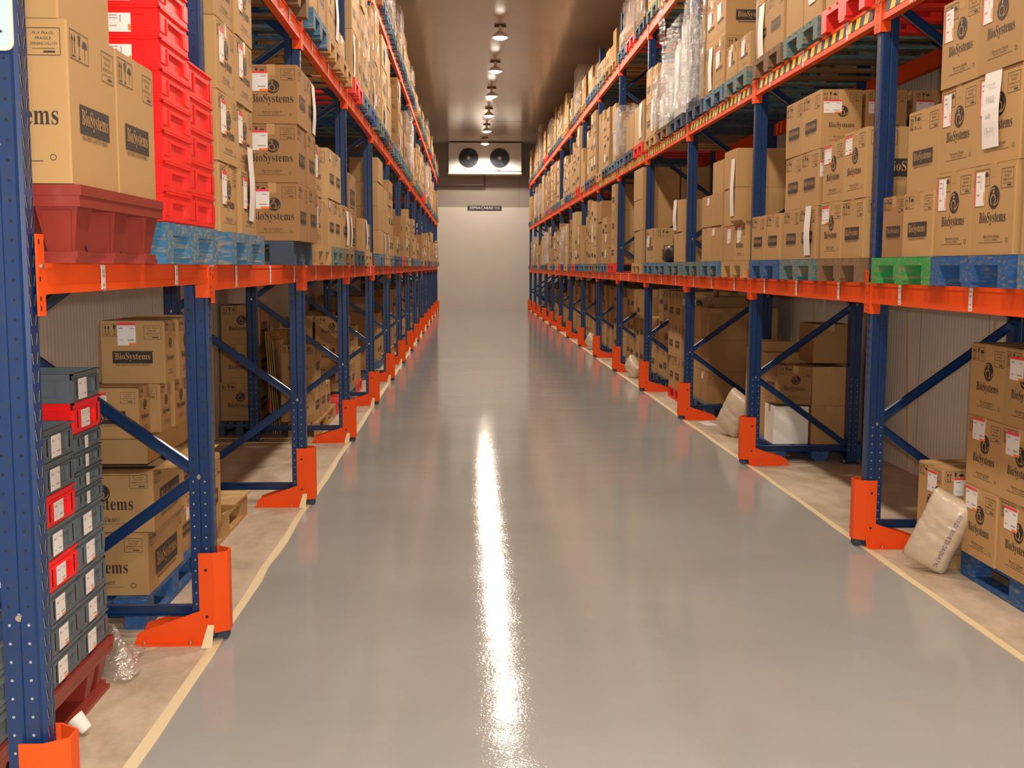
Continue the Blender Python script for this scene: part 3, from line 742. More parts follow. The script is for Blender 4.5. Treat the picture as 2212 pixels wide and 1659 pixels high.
def sheet_mesh(w_, h_, writing):
    """sheet of paper taped at the top, curling off the face (faces -y)"""
    q = MB(); n = 6
    for i in range(n):
        za, zb = h_ / 2 - h_ * i / n, h_ / 2 - h_ * (i + 1) / n
        d = lambda t: -.003 - .009 * math.sin(t * PI * .9) ** 2
        ya, yb = d(i / n), d((i + 1) / n)
        q.hexa([(-w_ / 2, yb - .001, zb), (w_ / 2, yb - .001, zb), (w_ / 2, yb, zb), (-w_ / 2, yb, zb)], [(-w_ / 2, ya - .001, za), (w_ / 2, ya - .001, za), (w_ / 2, ya, za), (-w_ / 2, ya, za)], 'paper')
    f = Face(q, (-w_ / 2, -.0145, -h_ / 2), (1, 0, 0), (0, -1, 0), w_, h_)
    for k, t in enumerate(writing): f.text(t, w_ * .22, h_ * (.78 - .2 * k), w_ * (.55, .5, .3, .5)[k], 'lab_text', .0)
    return q.mesh('paper_sheet')


def stick(parent, name, mesh, face, half, u, z):
    """put a label on a face of its thing: u metres right of the face centre, z above the base"""
    dx, dy = half
    loc, rz = {'-y': ((u, -dy - .0008, z), 0), '+x': ((dx + .0008, u, z), PI / 2), '-x': ((-dx - .0008, -u, z), -PI / 2)}[face]
    return put(name, mesh, parent, loc, rz)


# ---------------------------------------------------------------- pallets
def pallet_parts(m, L=1.2, W=.8, m2=None):
    """wooden pallet: deck along x, nine blocks, three runners"""
    m2 = m2 or m; r = random.Random(hash(m) % 97)
    q = MB()
    ws = (.145, .1, .145, .1, .145); gap = (W - sum(ws)) / 4; y = -W / 2
    for k, bw in enumerate(ws):
        q.box(-L / 2, L / 2, y, y + bw, .122, .144, m); y += bw + gap
    for x in (-L / 2, -.0725, L / 2 - .145): q.box(x, x + .145, -W / 2, W / 2, .100, .122, m)
    deck = q.mesh('deck')
    blk = simple(lambda q: q.box(-.0725, .0725, -.05, .05, .022, .100, m2), 'block')
    blk2 = simple(lambda q: q.box(-.0725, .0725, -.0725, .0725, .022, .100, m2), 'block')
    run = simple(lambda q: q.box(-L / 2, L / 2, -.05, .05, 0, .022, m), 'runner')
    return deck, blk, blk2, run


PALM = {}
KINDS = dict(blue=('pblue', 'worn blue wooden'), bright=('pblue2', 'bright blue wooden'), teal=('pteal', 'teal green painted wooden'), green=('pgreen', 'bright green wooden'), wood=('wood', 'raw wooden'),
             old=('oldwood', 'dark weathered wooden'), dark=('pdark', 'dark grey blue wooden'), red=('redpl2', 'bright red plastic'), rust=('redpl', 'dark red plastic'))


def plastic_pallet(m, L=1.2, W=.8):
    q = MB(); q.box(-L / 2, L / 2, -W / 2, W / 2, .150, .206, m)
    for x in (-L / 2, L / 2 - .02): q.box(x - .004, x + .024, -W / 2, W / 2, .18, .208, m)
    for yy in (-W / 2, W / 2 - .02): q.box(-L / 2, L / 2, yy - .004, yy + .024, .18, .208, m)
    deck = q.mesh('deck')
    pr = lambda a, c, z: [(-a, -c, z), (a, -c, z), (a, c, z), (-a, c, z)]
    foot = simple(lambda q: (q.hexa(pr(.036, .036, .03), pr(.056, .062, .151), m), q.hexa([(-.030, -.042, .032), (.030, -.042, .032), (.030, .042, .032), (-.030, .042, .032)], [(-.040, -.066, .14), (.040, -.066, .14), (.040, .066, .14), (-.040, .066, .14)], m)), 'foot')
    skid = simple(lambda q: (q.box(-L / 2 + .02, L / 2 - .02, -.07, .07, .0, .016, m), q.box(-L / 2 + .02, L / 2 - .02, -.055, .055, .016, .031, m)), 'skid')
    return deck, foot, skid


def merged_pallet(kind):
    m = KINDS[kind][0]; q = MB(); L, W = 1.2, .8
    if kind == 'rust':
        q.box(-L / 2, L / 2, -W / 2, W / 2, .10, .144, m)
        for x in (-.5, 0, .5):
            for y in (-.33, 0, .33): q.box(x - .08, x + .08, y - .06, y + .06, .015, .10, m)
        for y in (-.33, 0, .33): q.box(-.6, .6, y - .065, y + .065, 0, .02, m)
    else:
        ws = (.145, .1, .145, .1, .145); gap = (W - sum(ws)) / 4; y = -W / 2
        for bw in ws: q.box(-L / 2, L / 2, y, y + bw, .122, .144, m); y += bw + gap
        for x in (-L / 2, -.0725, L / 2 - .145): q.box(x, x + .145, -W / 2, W / 2, .100, .122, m)
        for x in (-.5275, 0, .5275):
            for y in (-.35, 0, .35): q.box(x - .0725, x + .0725, y - .05, y + .05, .022, .1, m)
        for y in (-.35, 0, .35): q.box(-L / 2, L / 2, y - .05, y + .05, 0, .022, m)
    return q.mesh('pallet')


def pallet(kind, x, y, z, rz, label, group, detail, sc=(1, 1)):
    """x, y: centre"""
    h = .208 if (kind == 'rust' and detail) else .144
    if not detail:
        o = put('pallet', cached(('mp', kind), lambda: merged_pallet(kind)), None, (x, y, z), rz); o.scale = (sc[0], sc[1], 1)
        tag(o, label, 'pallet', group); return h
    t = root('pallet', (x, y, z), label, 'pallet', group, rz); t.scale = (sc[0], sc[1], 1)
    if kind == 'rust':
        d, f, s = cached(('pp', kind), lambda: plastic_pallet(KINDS[kind][0]))
        put('deck', d, t)
        for yy in (-.32, 0, .32):
            put('skid', s, t, (0, yy, 0))
            for xx in (-.53, -.40, 0, .40, .53): put('foot', f, t, (xx, yy, 0))
    else:
        d, b1, b2, r = cached(('pw', kind), lambda: pallet_parts(KINDS[kind][0]))
        put('deck', d, t)
        for yy in (-.35, 0, .35):
            put('runner', r, t, (0, yy, 0))
            for xx in (-.5275, 0, .5275): put('block', b2 if yy == 0 else b1, t, (xx, yy, 0))
    return h


# ---------------------------------------------------------------- plastic crates
def crate_mesh(dx, dy, dz, m):
    """open stacking crate: foot step, ribbed flanks, recessed grip ends, hollow inside with a flanged rim"""
    q = MB(); a, e, t = dx / 2 - .008, dy / 2 - .008, .004
    rim = dz * .26
    for s in (-1, 1):
        q.box(*sorted((s * a, s * (a - t))), -e, e, .004, dz, m); q.box(-a, a, *sorted((s * e, s * (e - t))), .004, dz, m)
        q.box(*sorted((s * (a - .002), s * (a + .008))), -e - .008, e + .008, dz - rim * .22, dz, m)          # top flange
        q.box(-a - .008, a + .008, *sorted((s * (e - .002), s * (e + .008))), dz - rim * .22, dz, m)
        q.box(*sorted((s * a, s * (a + .0055))), -e, e, dz - rim, dz - rim * .80, m); q.box(-a, a, *sorted((s * e, s * (e + .0055))), dz - rim, dz - rim * .80, m)
        q.box(*sorted((s * a, s * (a + .004))), -e, e, .004, .022, m); q.box(-a, a, *sorted((s * e, s * (e + .004))), .004, .022, m)
        for k in (-1, 1):                                       # corner pads
            q.box(*sorted((s * a, s * (a + .0065))), *sorted((k * e, k * (e - .055))), .022, dz - rim, m)
            q.box(*sorted((k * a, k * (a - .05))), *sorted((s * e, s * (e + .0065))), .022, dz - rim, m)
            q.box(*sorted((k * (a - .13), k * (a - .137))), *sorted((s * e, s * (e + .0065))), .022, dz - rim, m)
        for k in (-.35, .35): q.box(*sorted((s * a, s * (a + .0065))), k * dy - .004, k * dy + .004, .022, dz - rim, m)
        q.box(*sorted((s * a, s * (a + .009))), -dy * .26, dy * .26, dz - rim * 1.35, dz - rim, m)             # lip over the grip
        q.box(*sorted((s * a, s * (a + .009))), -dy * .29, -dy * .26, .022, dz - rim, m); q.box(*sorted((s * a, s * (a + .009))), dy * .26, dy * .29, .022, dz - rim, m)
    q.box(-a, a, -e, e, 0.0, .006, m)
    return q.mesh('crate')


def crate(x, y, z, dx, dy, dz, color, label, group, sg, lab=None, end_label=None):
    o = put('crate', cached(('cr', dx, dy, dz, color), lambda: crate_mesh(dx, dy, dz, 'crate_' + color)), None, (x, y, z))
    tag(o, label, 'crate', group)
    if lab:
        lw, lh = lab[:2]
        stick(o, 'shipping_label', cached(('lb',) + tuple(lab), lambda: label_mesh(lw, lh, lab[2], lab[3], False, 0)), '+x' if sg > 0 else '-x', (dx / 2, dy / 2), lab[4], dz * .45)
    if end_label:
        stick(o, 'shipping_label', cached(('le',) + tuple(end_label), lambda: label_mesh(end_label[0], end_label[1], False, True, True, 0)), '-y', (dx / 2, dy / 2), end_label[2], dz * .45)
    return o


# ---------------------------------------------------------------- loads on the racks
BOX, PAL = [], []
LAYER = ['bottom', 'second', 'third', 'fourth', 'fifth', 'sixth', 'seventh', 'eighth']
COLS = {1: ['single'], 2: ['near', 'far'], 3: ['near', 'middle', 'far'], 4: ['nearest', 'second', 'third', 'farthest'], 5: ['nearest', 'second', 'third', 'fourth', 'farthest']}
LOOK = {'P': 'black logo', 'Q': 'black logo', '2': 'twin logo', 'E': 'emblem', 'e': 'emblem', 'N': 'plain'}
TONE = {'tan': 'tan', 'light': 'pale', 'brown': 'brown'}
POSN = {0: 'near', 1: 'middle', 2: 'far'}


def to_px(p):
    d = Vector(p) - Vector((0, 0, CAM_H)); z = max(d.dot(AX_F), .05)
    return IMG_W / 2 + F_PX * d.dot(AX_R) / z, IMG_H / 2 + F_PX * d.dot(AX_D) / z


def seen_area(x, y, z, dx, dy, dz):
    ps = [to_px((x + a * dx / 2, y + b * dy / 2, z + c * dz)) for a in (-1, 1) for b in (-1, 1) for c in (0, 1)]
    x0, x1 = max(0, min(p[0] for p in ps)), min(IMG_W, max(p[0] for p in ps))
    y0, y1 = max(0, min(p[1] for p in ps)), min(IMG_H, max(p[1] for p in ps))
    return max(0, x1 - x0) * max(0, y1 - y0)


def carton(where, x, y, z, dx, dy, dz, px='P', py='E', tone='tan', labels=(), yaw=0.0, opened=False, hide=1.0, side='left', label=None, group=None):
    BOX.append(dict(where=where, x=x, y=y, z=z, dx=dx, dy=dy, dz=dz, px=px, py=py, tone=tone, labels=list(labels), yaw=yaw, opened=opened,
                    rank=seen_area(x, y, z, dx, dy, dz) * hide, side=side, label=label, group=group))


def face_x(side): return -1.055 if side == 'left' else 2.325


def stack(side, lv, bay, pos, y0, cols, x=None, z=None, depth=.56, rows=2, gap=.006, name=None, hide_rear=.12):
    """cols near to far: (width, [layer heights], aisle print, end print, tone, {layer: [labels]})"""
    sg = 1 if side == 'left' else -1
    x = face_x(side) if x is None else x
    rnd = random.Random(f'{side}{lv}{bay}{pos}')
    y = y0; n = len(cols)
    for c, col in enumerate(cols):
        w_, hs = col[0], col[1]; px = col[2] if len(col) > 2 else 'P'; py = col[3] if len(col) > 3 else 'E'; tone = col[4] if len(col) > 4 else 'tan'
        labs = col[5] if len(col) > 5 else {}
        for r in range(rows):
            zz = z
            for k, h in enumerate(hs):
                if r and k and hide_rear < .4 and rnd.random() < .12: break
                xx = x - sg * (depth / 2 + r * (depth + .022)) - sg * rnd.uniform(0, .015)
                back = ('', 'back ', 'third row ', 'rearmost ')[r]
                where = f'{LAYER[k]} layer, {back}{COLS[n][c]} column, {pos} pallet, {ORD[bay]} bay, {side} {LEVEL[lv]}'
                if name: where = f'{LAYER[k]} layer, {back}{COLS[n][c]} column, {name}'
                pl = px[k] if len(px) > 1 else px
                carton(where, xx, y + w_ / 2, zz, depth - .004, w_ - gap, h - .002, pl, py, tone, labs.get(k, ()) if not r else [l_ for l_ in labs.get(k, ()) if l_[1] == 'n' and hide_rear > .4], rnd.uniform(-.012, .012),
                       opened=2 if ('open' in labs and labs['open'] == k) else False, hide=hide_rear if r else 1, side=side)
                zz += h
        y += w_


LAB = ('lab', 'a', .10, .14, True, True, False)


def lab(face, w_, h_, u, z, red=True, orange=True, rot=False): return ('lab', face, w_, h_, red, orange, rot, u, z)
def sheet(face, w_, h_, u, z, writing=()): return ('sheet', face, w_, h_, u, z, writing)


def slot_y(side, bay, pos):
    Y = LY if side == 'left' else RY
    return Y[bay - 1] + .13 + pos * .877


def add_pallet(side, lv, bay, pos, kind, y0=None, x=None, z=None):
    y0 = slot_y(side, bay, pos) if y0 is None else y0
    sg = 1 if side == 'left' else -1
    x = (face_x(side) + sg * .01 if x is None else x)
    z = (LZ if side == 'left' else RZ)[lv - 1] if z is None else z
    near = y0 < 14.5 and not (lv > 1 and y0 < 6)
    PAL.append((side, lv, bay, pos, kind, x - sg * .6, y0 + .4, z, near))
    return z + (.210 if kind == 'rust' and near else .146)


# loads that can be made out one by one: (side, level, bay, position): (pallet, columns, options)
L1 = [lab('a', .09, .15, -.09, .20)]
RL = [lab('a', .09, .15, -.125, .295, rot=True)]
NEAR = {
    ('left', 1, 2, 0): ('blue', [(.4, [.312] * 4, 'E', 'N', 'tan', {k: L1 for k in range(4)}), (.4, [.312] * 4, 'E', 'N', 'tan', {0: L1 + [sheet('a', .13, .36, .04, .25)], 1: L1, 2: L1, 3: L1})], dict(x=-1.08, depth=.45)),
    ('left', 1, 2, 1): None,
    ('left', 1, 2, 2): ('dark', [(.385, [.345] * 3, 'P', 'e', 'brown', {k: [lab('n', .135, .115, -.085, .245)] for k in range(3)}), (.385, [.345] * 3, 'P', 'e', 'brown', {2: [sheet('a', .15, .31, .09, .17)]})], dict(x=-1.0, depth=.315, rows=3, hide_rear=.4)),
    ('left', 1, 3, 0): ('wood', [(.4, [.34, .36], 'E', 'N', 'tan', {0: [lab('a', .1, .2, -.05, .2)], 1: [lab('a', .1, .18, -.05, .22)]}), (.36, [.3], 'N', 'N', 'tan')], dict(x=-1.05)),
    ('left', 1, 3, 1): ('teal', [(.4, [.37, .385], 'P', 'E', 'light', {0: [lab('a', .06, .06, -.1, .33)], 1: [lab('a', .06, .06, -.1, .33)]}), (.4, [.37, .385], 'P', 'E', 'light')], dict(depth=.6)),
    ('left', 1, 3, 2): ('old', [(.4, [.37], 'P', 'N', 'tan', {0: [sheet('a', .17, .30, .13, .18)]}), (.4, [.34], 'N', 'N', 'tan', {0: [sheet('a', .1, .28, .1, .16)]})], {}),
    ('left', 1, 4, 0): ('dark', [(.8, [.36, .37], 'P', 'P', 'brown')], dict(x=-1.12, depth=.6)),
    ('left', 1, 4, 1): ('wood', [(.4, [.34], 'N', 'N', 'tan', {0: [sheet('a', .12, .30, .1, .17)]}), (.4, [.3], 'P', 'N', 'tan')], {}),
    ('left', 1, 4, 2): None,
    ('left', 1, 5, 0): ('blue', [(.76, [.285] * 4, 'N', 'N', 'tan')], dict(depth=.35, rows=1)),
    ('left', 1, 5, 1): ('wood', [(.4, [.28] * 3, 'N', 'N', 'tan', {0: [sheet('a', .08, .25, -.1, .14)]}), (.4, [.28] * 3, 'N', 'N', 'tan', {0: [sheet('a', .1, .25, .08, .14)]})], {}),
    ('left', 1, 5, 2): ('teal', [(.4, [.33, .34, .34], 'P', 'N', 'tan'), (.4, [.33, .34, .34], 'P', 'N', 'tan')], {}),
    ('left', 2, 3, 0): ('blue', [(.4, [.42, .42, .4], 'P', 'N', 'tan', {1: [sheet('a', .13, .40, .05, .2)]}), (.4, [.42, .42, .4], 'P', 'N', 'tan')], {}),
    ('left', 2, 3, 1): ('wood', [(.4, [.5, .5], 'E', 'N', 'tan'), (.4, [.5, .5], 'E', 'N', 'tan', {0: [sheet('a', .16, .38, .05, .26)]})], dict(depth=.6)),
    ('left', 2, 3, 2): ('wood', [(.4, [.2], 'N', 'N', 'light')], {}),
    ('left', 2, 4, 0): ('red', [(.4, [.44, .42], 'P', 'N', 'light', {0: [sheet('a', .12, .38, -.1, .2)]}), (.4, [.44, .42, .38], 'P', 'E', 'tan')], dict(depth=.6)),
    ('left', 2, 4, 1): ('blue', [(.4, [.42, .42, .4], 'P', 'E', 'tan'), (.4, [.42, .42, .4], 'P', 'E', 'light')], dict(depth=.6)),
    ('right', 1, 1, 0): ('blue', [(.41, [.415] * 3, 'E', 'N', 'tan', {k: RL for k in range(3)}), (.41, [.415] * 3, 'E', 'N', 'tan', {k: RL for k in range(3)})], dict(depth=.45)),
    ('right', 1, 1, 1): ('bright', [(.41, [.405, .405, .41], 'E', 'N', 'tan', {0: RL, 1: RL + [sheet('a', .15, .34, -.05, .24, ('Urgente', '5022', 'uds', '15-11'))], 2: RL}), (.41, [.405, .405, .41], 'E', 'N', 'tan', {k: RL for k in range(3)})], dict(depth=.45)),
    ('right', 1, 1, 2): ('green', [(.40, [.335, .42], 'P', 'N', 'tan'), (.32, [.335], 'P', 'N', 'brown')], dict(depth=.45, dy=-.06)),
    ('right', 1, 2, 0): ('old', [(.40, [.355, .41], 'PE', 'P', 'tan', {1: [lab('a', .12, .11, -.10, .33)]}), (.40, [.36, .385], 'E', 'N', 'tan', {0: [lab('a', .13, .11, -.1, .28)], 1: [lab('a', .13, .11, -.1, .3)]})], dict(depth=.55, dy=-.07)),
    ('right', 1, 2, 1): ('teal', [(.40, [.355, .375, .385], 'P', 'E', 'tan', {0: [sheet('a', .13, .33, .03, .19)], 1: [lab('n', .10, .10, -.08, .24)], 2: [lab('n', .12, .085, -.06, .27)]}), (.40, [.355, .375, .385], 'P', 'E', 'tan')], dict(depth=.285, rows=4, hide_rear=.45, dy=-.06)),
    ('right', 1, 2, 2): ('bright', [(.40, [.35], 'P', 'N', 'tan'), (.40, [.35], 'P', 'N', 'tan')], dict(depth=.5, dy=-.05)),
    ('right', 1, 3, 0): ('wood', [(.40, [.31], 'E', 'N', 'tan', {0: [lab('a', .13, .15, -.02, .28)], 'open': 0}), (.44, [.31, .33, .335], 'N', 'N', 'tan', {0: [lab('a', .13, .15, .0, .28)], 1: [sheet('a', .13, .50, .12, .33)]})], dict(depth=.5, dy=-.05)),
    ('right', 1, 3, 1): ('blue', [(.42, [.33, .30, .30], 'N', 'N', 'tan', {0: [lab('a', .1, .08, -.1, .28)]}), (.40, [.33, .30], 'N', 'N', 'tan', {1: [lab('a', .09, .09, .08, .28)]})], {}),
    ('right', 1, 3, 2): ('teal', [], {}),
    ('right', 1, 4, 0): ('teal', [(.45, [.33, .35], 'N', 'N', 'tan', {1: [sheet('a', .18, .34, -.12, .19)]})], dict(depth=.5)),
    ('right', 1, 4, 1): ('blue', [], {}),
    ('right', 1, 4, 2): ('blue', [(.70, [.43], 'E', 'E', 'tan', {0: [lab('a', .15, .17, -.15, .28)]})], dict(depth=.55)),
    ('right', 1, 5, 0): ('wood', [(.74, [.44, .41, .42], 'N', 'N', 'tan')], dict(depth=.5)),
    ('right', 1, 5, 1): None, ('right', 1, 5, 2): None,
    ('right', 1, 6, 0): ('red', [(.42, [.42, .42, .41], 'P', 'N', 'tan')], {}),
    ('right', 2, 2, 0): ('red', [(.4, [.42, .42], 'P', 'E', 'tan'), (.4, [.42, .42], 'P', 'E', 'tan', {0: [lab('a', .14, .2, 0, .25)]})], {}),
    ('right', 2, 2, 1): ('teal', [(.4, [.44, .42], 'N', 'N', 'tan', {0: [sheet('a', .14, .28, .0, .26)]}), (.4, [.44, .42], 'N', 'N', 'tan')], {}),
    ('right', 2, 2, 2): ('old', [(.42, [.42, .42], 'P', 'E', 'tan'), (.38, [.42, .42], 'P', 'E', 'tan', {0: [sheet('a', .15, .40, -.02, .21)]})], {}),
    ('right', 2, 3, 0): ('teal', [(.39, [.29], 'E', 'N', 'tan', {0: [lab('a', .12, .13, -.04, .19, rot=True)]}), (.39, [.29], 'E', 'N', 'tan', {0: [lab('a', .10, .15, -.06, .18, rot=True)]})], {}),
    ('right', 2, 3, 1): ('blue', [(.4, [.43, .43, .42], 'E', 'P', 'tan', {k: [lab('a', .15, .17, -.06, .27)] for k in range(3)}), (.4, [.43, .43, .42], 'E', 'P', 'tan', {0: [sheet('a', .15, .40, .05, .22)], 1: [lab('a', .15, .17, -.06, .27)], 2: [lab('a', .15, .17, -.06, .27)]})], dict(depth=.5)),
    ('right', 2, 3, 2): ('dark', [(.16, [.50, .48], 'N', 'N', 'tan')], {}),
    ('right', 2, 4, 0): ('dark', [], {}), ('right', 2, 4, 1): ('old', [], {}),
    ('right', 2, 4, 2): ('wood', [(.4, [.42, .42], 'P', 'N', 'light', {0: [sheet('a', .16, .40, -.05, .24)], 1: [lab('n', .2, .1, 0, .3)]}), (.4, [.42, .44], 'P', 'N', 'light')], {}),
    ('right', 2, 5, 0): ('red', [(.4, [.55], 'N', 'N', 'tan', {0: [sheet('a', .2, .46, -.05, .3)]}), (.4, [.52], 'N', 'N', 'light')], {}),
    ('right', 2, 5, 1): ('dark', [(.4, [.50], 'N', 'N', 'tan'), (.4, [.48], 'N', 'N', 'tan')], {}),
    ('right', 2, 6, 0): ('blue', [(.42, [.45, .45], 'N', 'N', 'tan')], {}),
}
PROFILE = {
    ('left', 1): [(14, 2.9), (17, 2.82), (18, 2.55), (19.5, 2.8), (21, 2.9), (23, 2.7), (24.5, 2.45), (28, 2.4), (31, 2.5), (35, 2.65), (41, 2.7)],
    ('left', 2): [(2, 4.5), (8, 4.65), (15, 4.68), (17, 4.6), (18.5, 4.3), (21, 4.4), (26, 4.5), (33, 4.4), (41, 4.5)],
    ('left', 3): [(2, 5.75), (15, 5.85), (19, 5.8), (20, 5.45), (25, 5.3), (32, 5.45), (41, 5.5)],
    ('right', 1): [(14, 2.7), (17.5, 2.95), (18.7, 2.6), (20, 2.75), (21, 3.0), (22.5, 2.7), (24, 2.85), (27, 2.65), (30, 2.75), (36, 2.6), (42, 2.6)],
    ('right', 2): [(4, 4.5), (15, 3.95), (17, 4.3), (18.4, 4.15), (19.5, 4.4), (20.8, 4.62), (22.4, 4.15), (23.7, 4.62), (26, 4.3), (30, 4.5), (35, 4.35), (42, 4.4)],
    ('right', 3): [(4, 5.8), (14, 5.85), (17.3, 5.5), (19, 5.45), (21, 5.4), (23.6, 5.95), (26, 5.65), (31, 5.95), (36, 6.05), (42, 6.05)],
}


def interp(tab, y):
    for (a, va), (c, vc) in zip(tab, tab[1:]):
        if a <= y <= c: return va + (vc - va) * (y - a) / (c - a)
    return tab[0][1] if y < tab[0][0] else tab[-1][1]


KW = ['blue'] * 5 + ['teal'] * 3 + ['wood'] * 5 + ['old'] * 3 + ['dark'] * 3 + ['red'] * 2 + ['bright'] * 2


def fill(side, lv, bay, pos):
    key = (side, lv, bay, pos)
    y0 = slot_y(side, bay, pos)
    pname = POSN[pos]
    if key in NEAR:
        if NEAR[key] is None: return
        kind, cols, kw = NEAR[key]; kw = dict(kw); y0 += kw.pop('dy', 0)
        z = add_pallet(side, lv, bay, pos, kind, y0)
        stack(side, lv, bay, pname, y0, cols, z=z, **kw); return
    r = random.Random(str(key)); kind = r.choice(KW)
    z = add_pallet(side, lv, bay, pos, kind)
    top = interp(PROFILE[(side, lv)], y0 + .4) + r.uniform(-.30, .10)
    lim = ((LZ if side == 'left' else RZ)[lv] - .17) if lv < 3 else CEIL_Z - .3
    top = min(top, lim)
    if (bay > 12 and r.random() < .2) or (lv < 3 and bay > 5 and r.random() < .05): return
    tone = r.choice(['tan', 'tan', 'light', 'brown']); px = r.choice('PPPENNQ'); lay = r.choice([(.4, .4), (.4, .4), (.27, .27, .26), (.8,), (.5, .3)])
    cols = []
    for wd in lay:
        H = max(.25, top - z - r.choice([0, 0, 0, .3, .15])); n = max(1, round(H / r.uniform(.28, .42)))
        labs = {}
        if y0 < 34:
            for k in range(n):
                if r.random() < .28 and wd > .3: labs[k] = [lab('a', .11, .14, -.08, H / n * .65)]
                elif r.random() < .10 and wd > .3: labs[k] = [sheet('a', .13, H / n * .85, .05, H / n * .5)]
        cols.append((wd, [H / n] * n, px, 'E' if px == 'P' else r.choice('NPE'), tone, labs))
    stack(side, lv, bay, pname, y0, cols, z=z, depth=r.choice([.5, .56, .58]), rows=2, x=face_x(side) + (1 if side == 'left' else -1) * r.uniform(-.03, .02))


# the short first bay of the left row: a red plastic pallet of big cartons, a pallet of red crates
PAL.append(('left', 1, 1, 'near', 'rust', -1.028 - .6, 3.405, LZ[0], True))
z = LZ[0] + .210
for r_ in range(3):
    for c_, cn in enumerate(('near', 'far')):
        bk = ('', 'back ', 'rearmost ')[r_]
        carton(f'bottom layer, {bk}{cn} column, red plastic pallet, left first shelf', -1.045 - .165 - r_ * .345, 3.20 + .40 * c_, z, .33, .395, .425, 'P', 'e', 'tan', hide=.2 if r_ else 1)
        if c_ == 0: carton(f'second layer, {bk}{cn} column, red plastic pallet, left first shelf', -1.068 - .165 - r_ * .345, 3.22, z + .427, .33, .42, .42, 'P', 'e', 'tan', hide=.2 if r_ else 1)
PAL.append(('left', 1, 1, 'far', 'blue', -1.038 - .6, 4.27, LZ[0], True))
z = LZ[0] + .146
for k in range(9):
    crate(-1.033 - .3, 4.06, z + k * .1025, .6, .395, .1025, 'red', f'red plastic crate, {LAYER[k] if k < 8 else "ninth"} from the pallet in the near red stack', 'red crates on the left first shelf', 1, None, (.09, .062, .158))
for k in range(5):
    crate(-1.040 - .3, 4.46, z + k * .122, .6, .395, .122, 'red', f'red plastic crate, {LAYER[k]} from the pallet in the lower far red stack', 'red crates on the left first shelf', 1)
for bay in range(1, 15):
    for lv in (1, 2, 3):
        for pos in range(3):
            if bay == 1 and (lv == 1 or pos == 2): continue
            fill('left', lv, bay, pos)
for bay in range(1, 15):
    for lv in (1, 2, 3):
        for pos in range(3): fill('right', lv, bay, pos)


# ---------------------------------------------------------------- loads standing on the floor
def floor_pallet(kind, x0, x1, y0, y1, label, group='pallets on the floor', long_y=True):
    d = y0 < 24; h = .210 if d and kind == 'rust' else .146
    if long_y: pallet(kind, (x0 + x1) / 2, (y0 + y1) / 2, 0, PI / 2, label, group, d, ((y1 - y0) / 1.2, (x1 - x0) / .8))
    else: pallet(kind, (x0 + x1) / 2, (y0 + y1) / 2, 0, 0, label, group, d, ((x1 - x0) / 1.2, (y1 - y0) / .8))
    return h


# left, first bay: grey and red crates on a dark red plastic pallet
zc = floor_pallet('rust', -2.21, -1.405, 3.07, 4.29, 'dark red plastic pallet on the floor carrying the grey crates')
cols = [(3.08, ['grey'] * 10, [.112] * 10), (3.38, ['grey'] * 10, [.112] * 10),
        (3.68, ['grey', 'grey', 'grey', 'red', 'grey', 'red', 'grey', 'grey'], [.112] * 8),
        (3.98, ['grey'] * 9 + ['red', 'grey'], [.112] * 5 + [.070] * 4 + [.115, .105])]
for ci, (y0, colr, hs) in enumerate(cols):
    zz = zc
    for k, (c_, h) in enumerate(zip(colr, hs)):
        tot = len(hs)
        lb = None
        if h > .1 and ci > 1: lb = (.085, .075 if c_ == 'grey' else .065, False, k < 4, -.03 if k % 2 else -.05)
        elif ci > 1: lb = (.03, .045, False, False, -.03)
        wd = 'blue grey' if c_ == 'grey' else 'red'
        nm = (['bottom'] + ORD[2:])[k]
        crate(-1.412 - .3, y0 + .147, zz, .6, .296, h, c_, f'{wd} plastic crate, {nm} from the floor, {("nearest", "second", "third", "farthest")[ci]} column, dark red pallet', 'crates on the dark red floor pallet', 1, lb)
        zz += h
# left, second bay: cartons on a blue pallet
zc = floor_pallet('bright', -2.28, -1.47, 4.97, 5.98, 'bright blue wooden pallet under the open carton beside the crates')
nm = 'blue floor pallet beside the crates'
carton(f'bottom layer, near column, {nm}', -1.47 - .25, 5.33, zc, .50, .62, .29, 'P', 'E', 'tan', [], .0)
carton(f'second layer, near column, {nm}', -1.45 - .25, 5.34, zc + .292, .50, .60, .29, 'P', 'E', 'tan', [], .02, opened=True)
carton(f'bottom layer, far column, {nm}', -1.50 - .25, 5.81, zc, .50, .30, .29, 'P', 'E', 'tan', [lab('a', .05, .08, .05, .2)])
carton(f'second layer, far column, {nm}', -1.50 - .25, 5.81, zc + .292, .50, .30, .29, 'P', 'E', 'tan')
carton(f'bottom layer, back column, {nm}', -2.12, 5.35, zc, .29, .6, .29, 'N', 'N', 'tan', hide=.3)
carton(f'second layer, back column, {nm}', -2.12, 5.35, zc + .292, .29, .6, .29, 'N', 'N', 'tan', hide=.3)
for c_, (xf, y0, w_) in enumerate(((-1.50, 5.05, .19), (-1.455, 5.245, .19), (-1.44, 5.44, .24), (-1.44, 5.685, .22))):
    cn = ('nearest', 'second', 'third', 'farthest')[c_]
    carton(f'third layer, {cn} column, {nm}', xf - .155, y0 + w_ / 2, zc + .725, .31, w_ - .004, .232, 'E', 'P', 'tan', [lab('n', .085, .10, -.03, .16)] if c_ == 0 else [])
    if c_: carton(f'top layer, {cn} column, {nm}', xf - .152 + .03, y0 + w_ / 2 - .17 * (c_ == 1) * 0, zc + .959, .30, w_ - .004, .295, 'E', 'P', 'tan', [lab('n', .085, .105, -.025, .235)] if c_ == 1 else [])
sl = MB(); sl.box(-1.77, -1.46, 5.03, 5.92, zc + .612, zc + .724, 'tan'); tag(sl.build('cardboard_tray'), 'shallow tan cardboard tray laid over the open carton near the left post', 'tray')
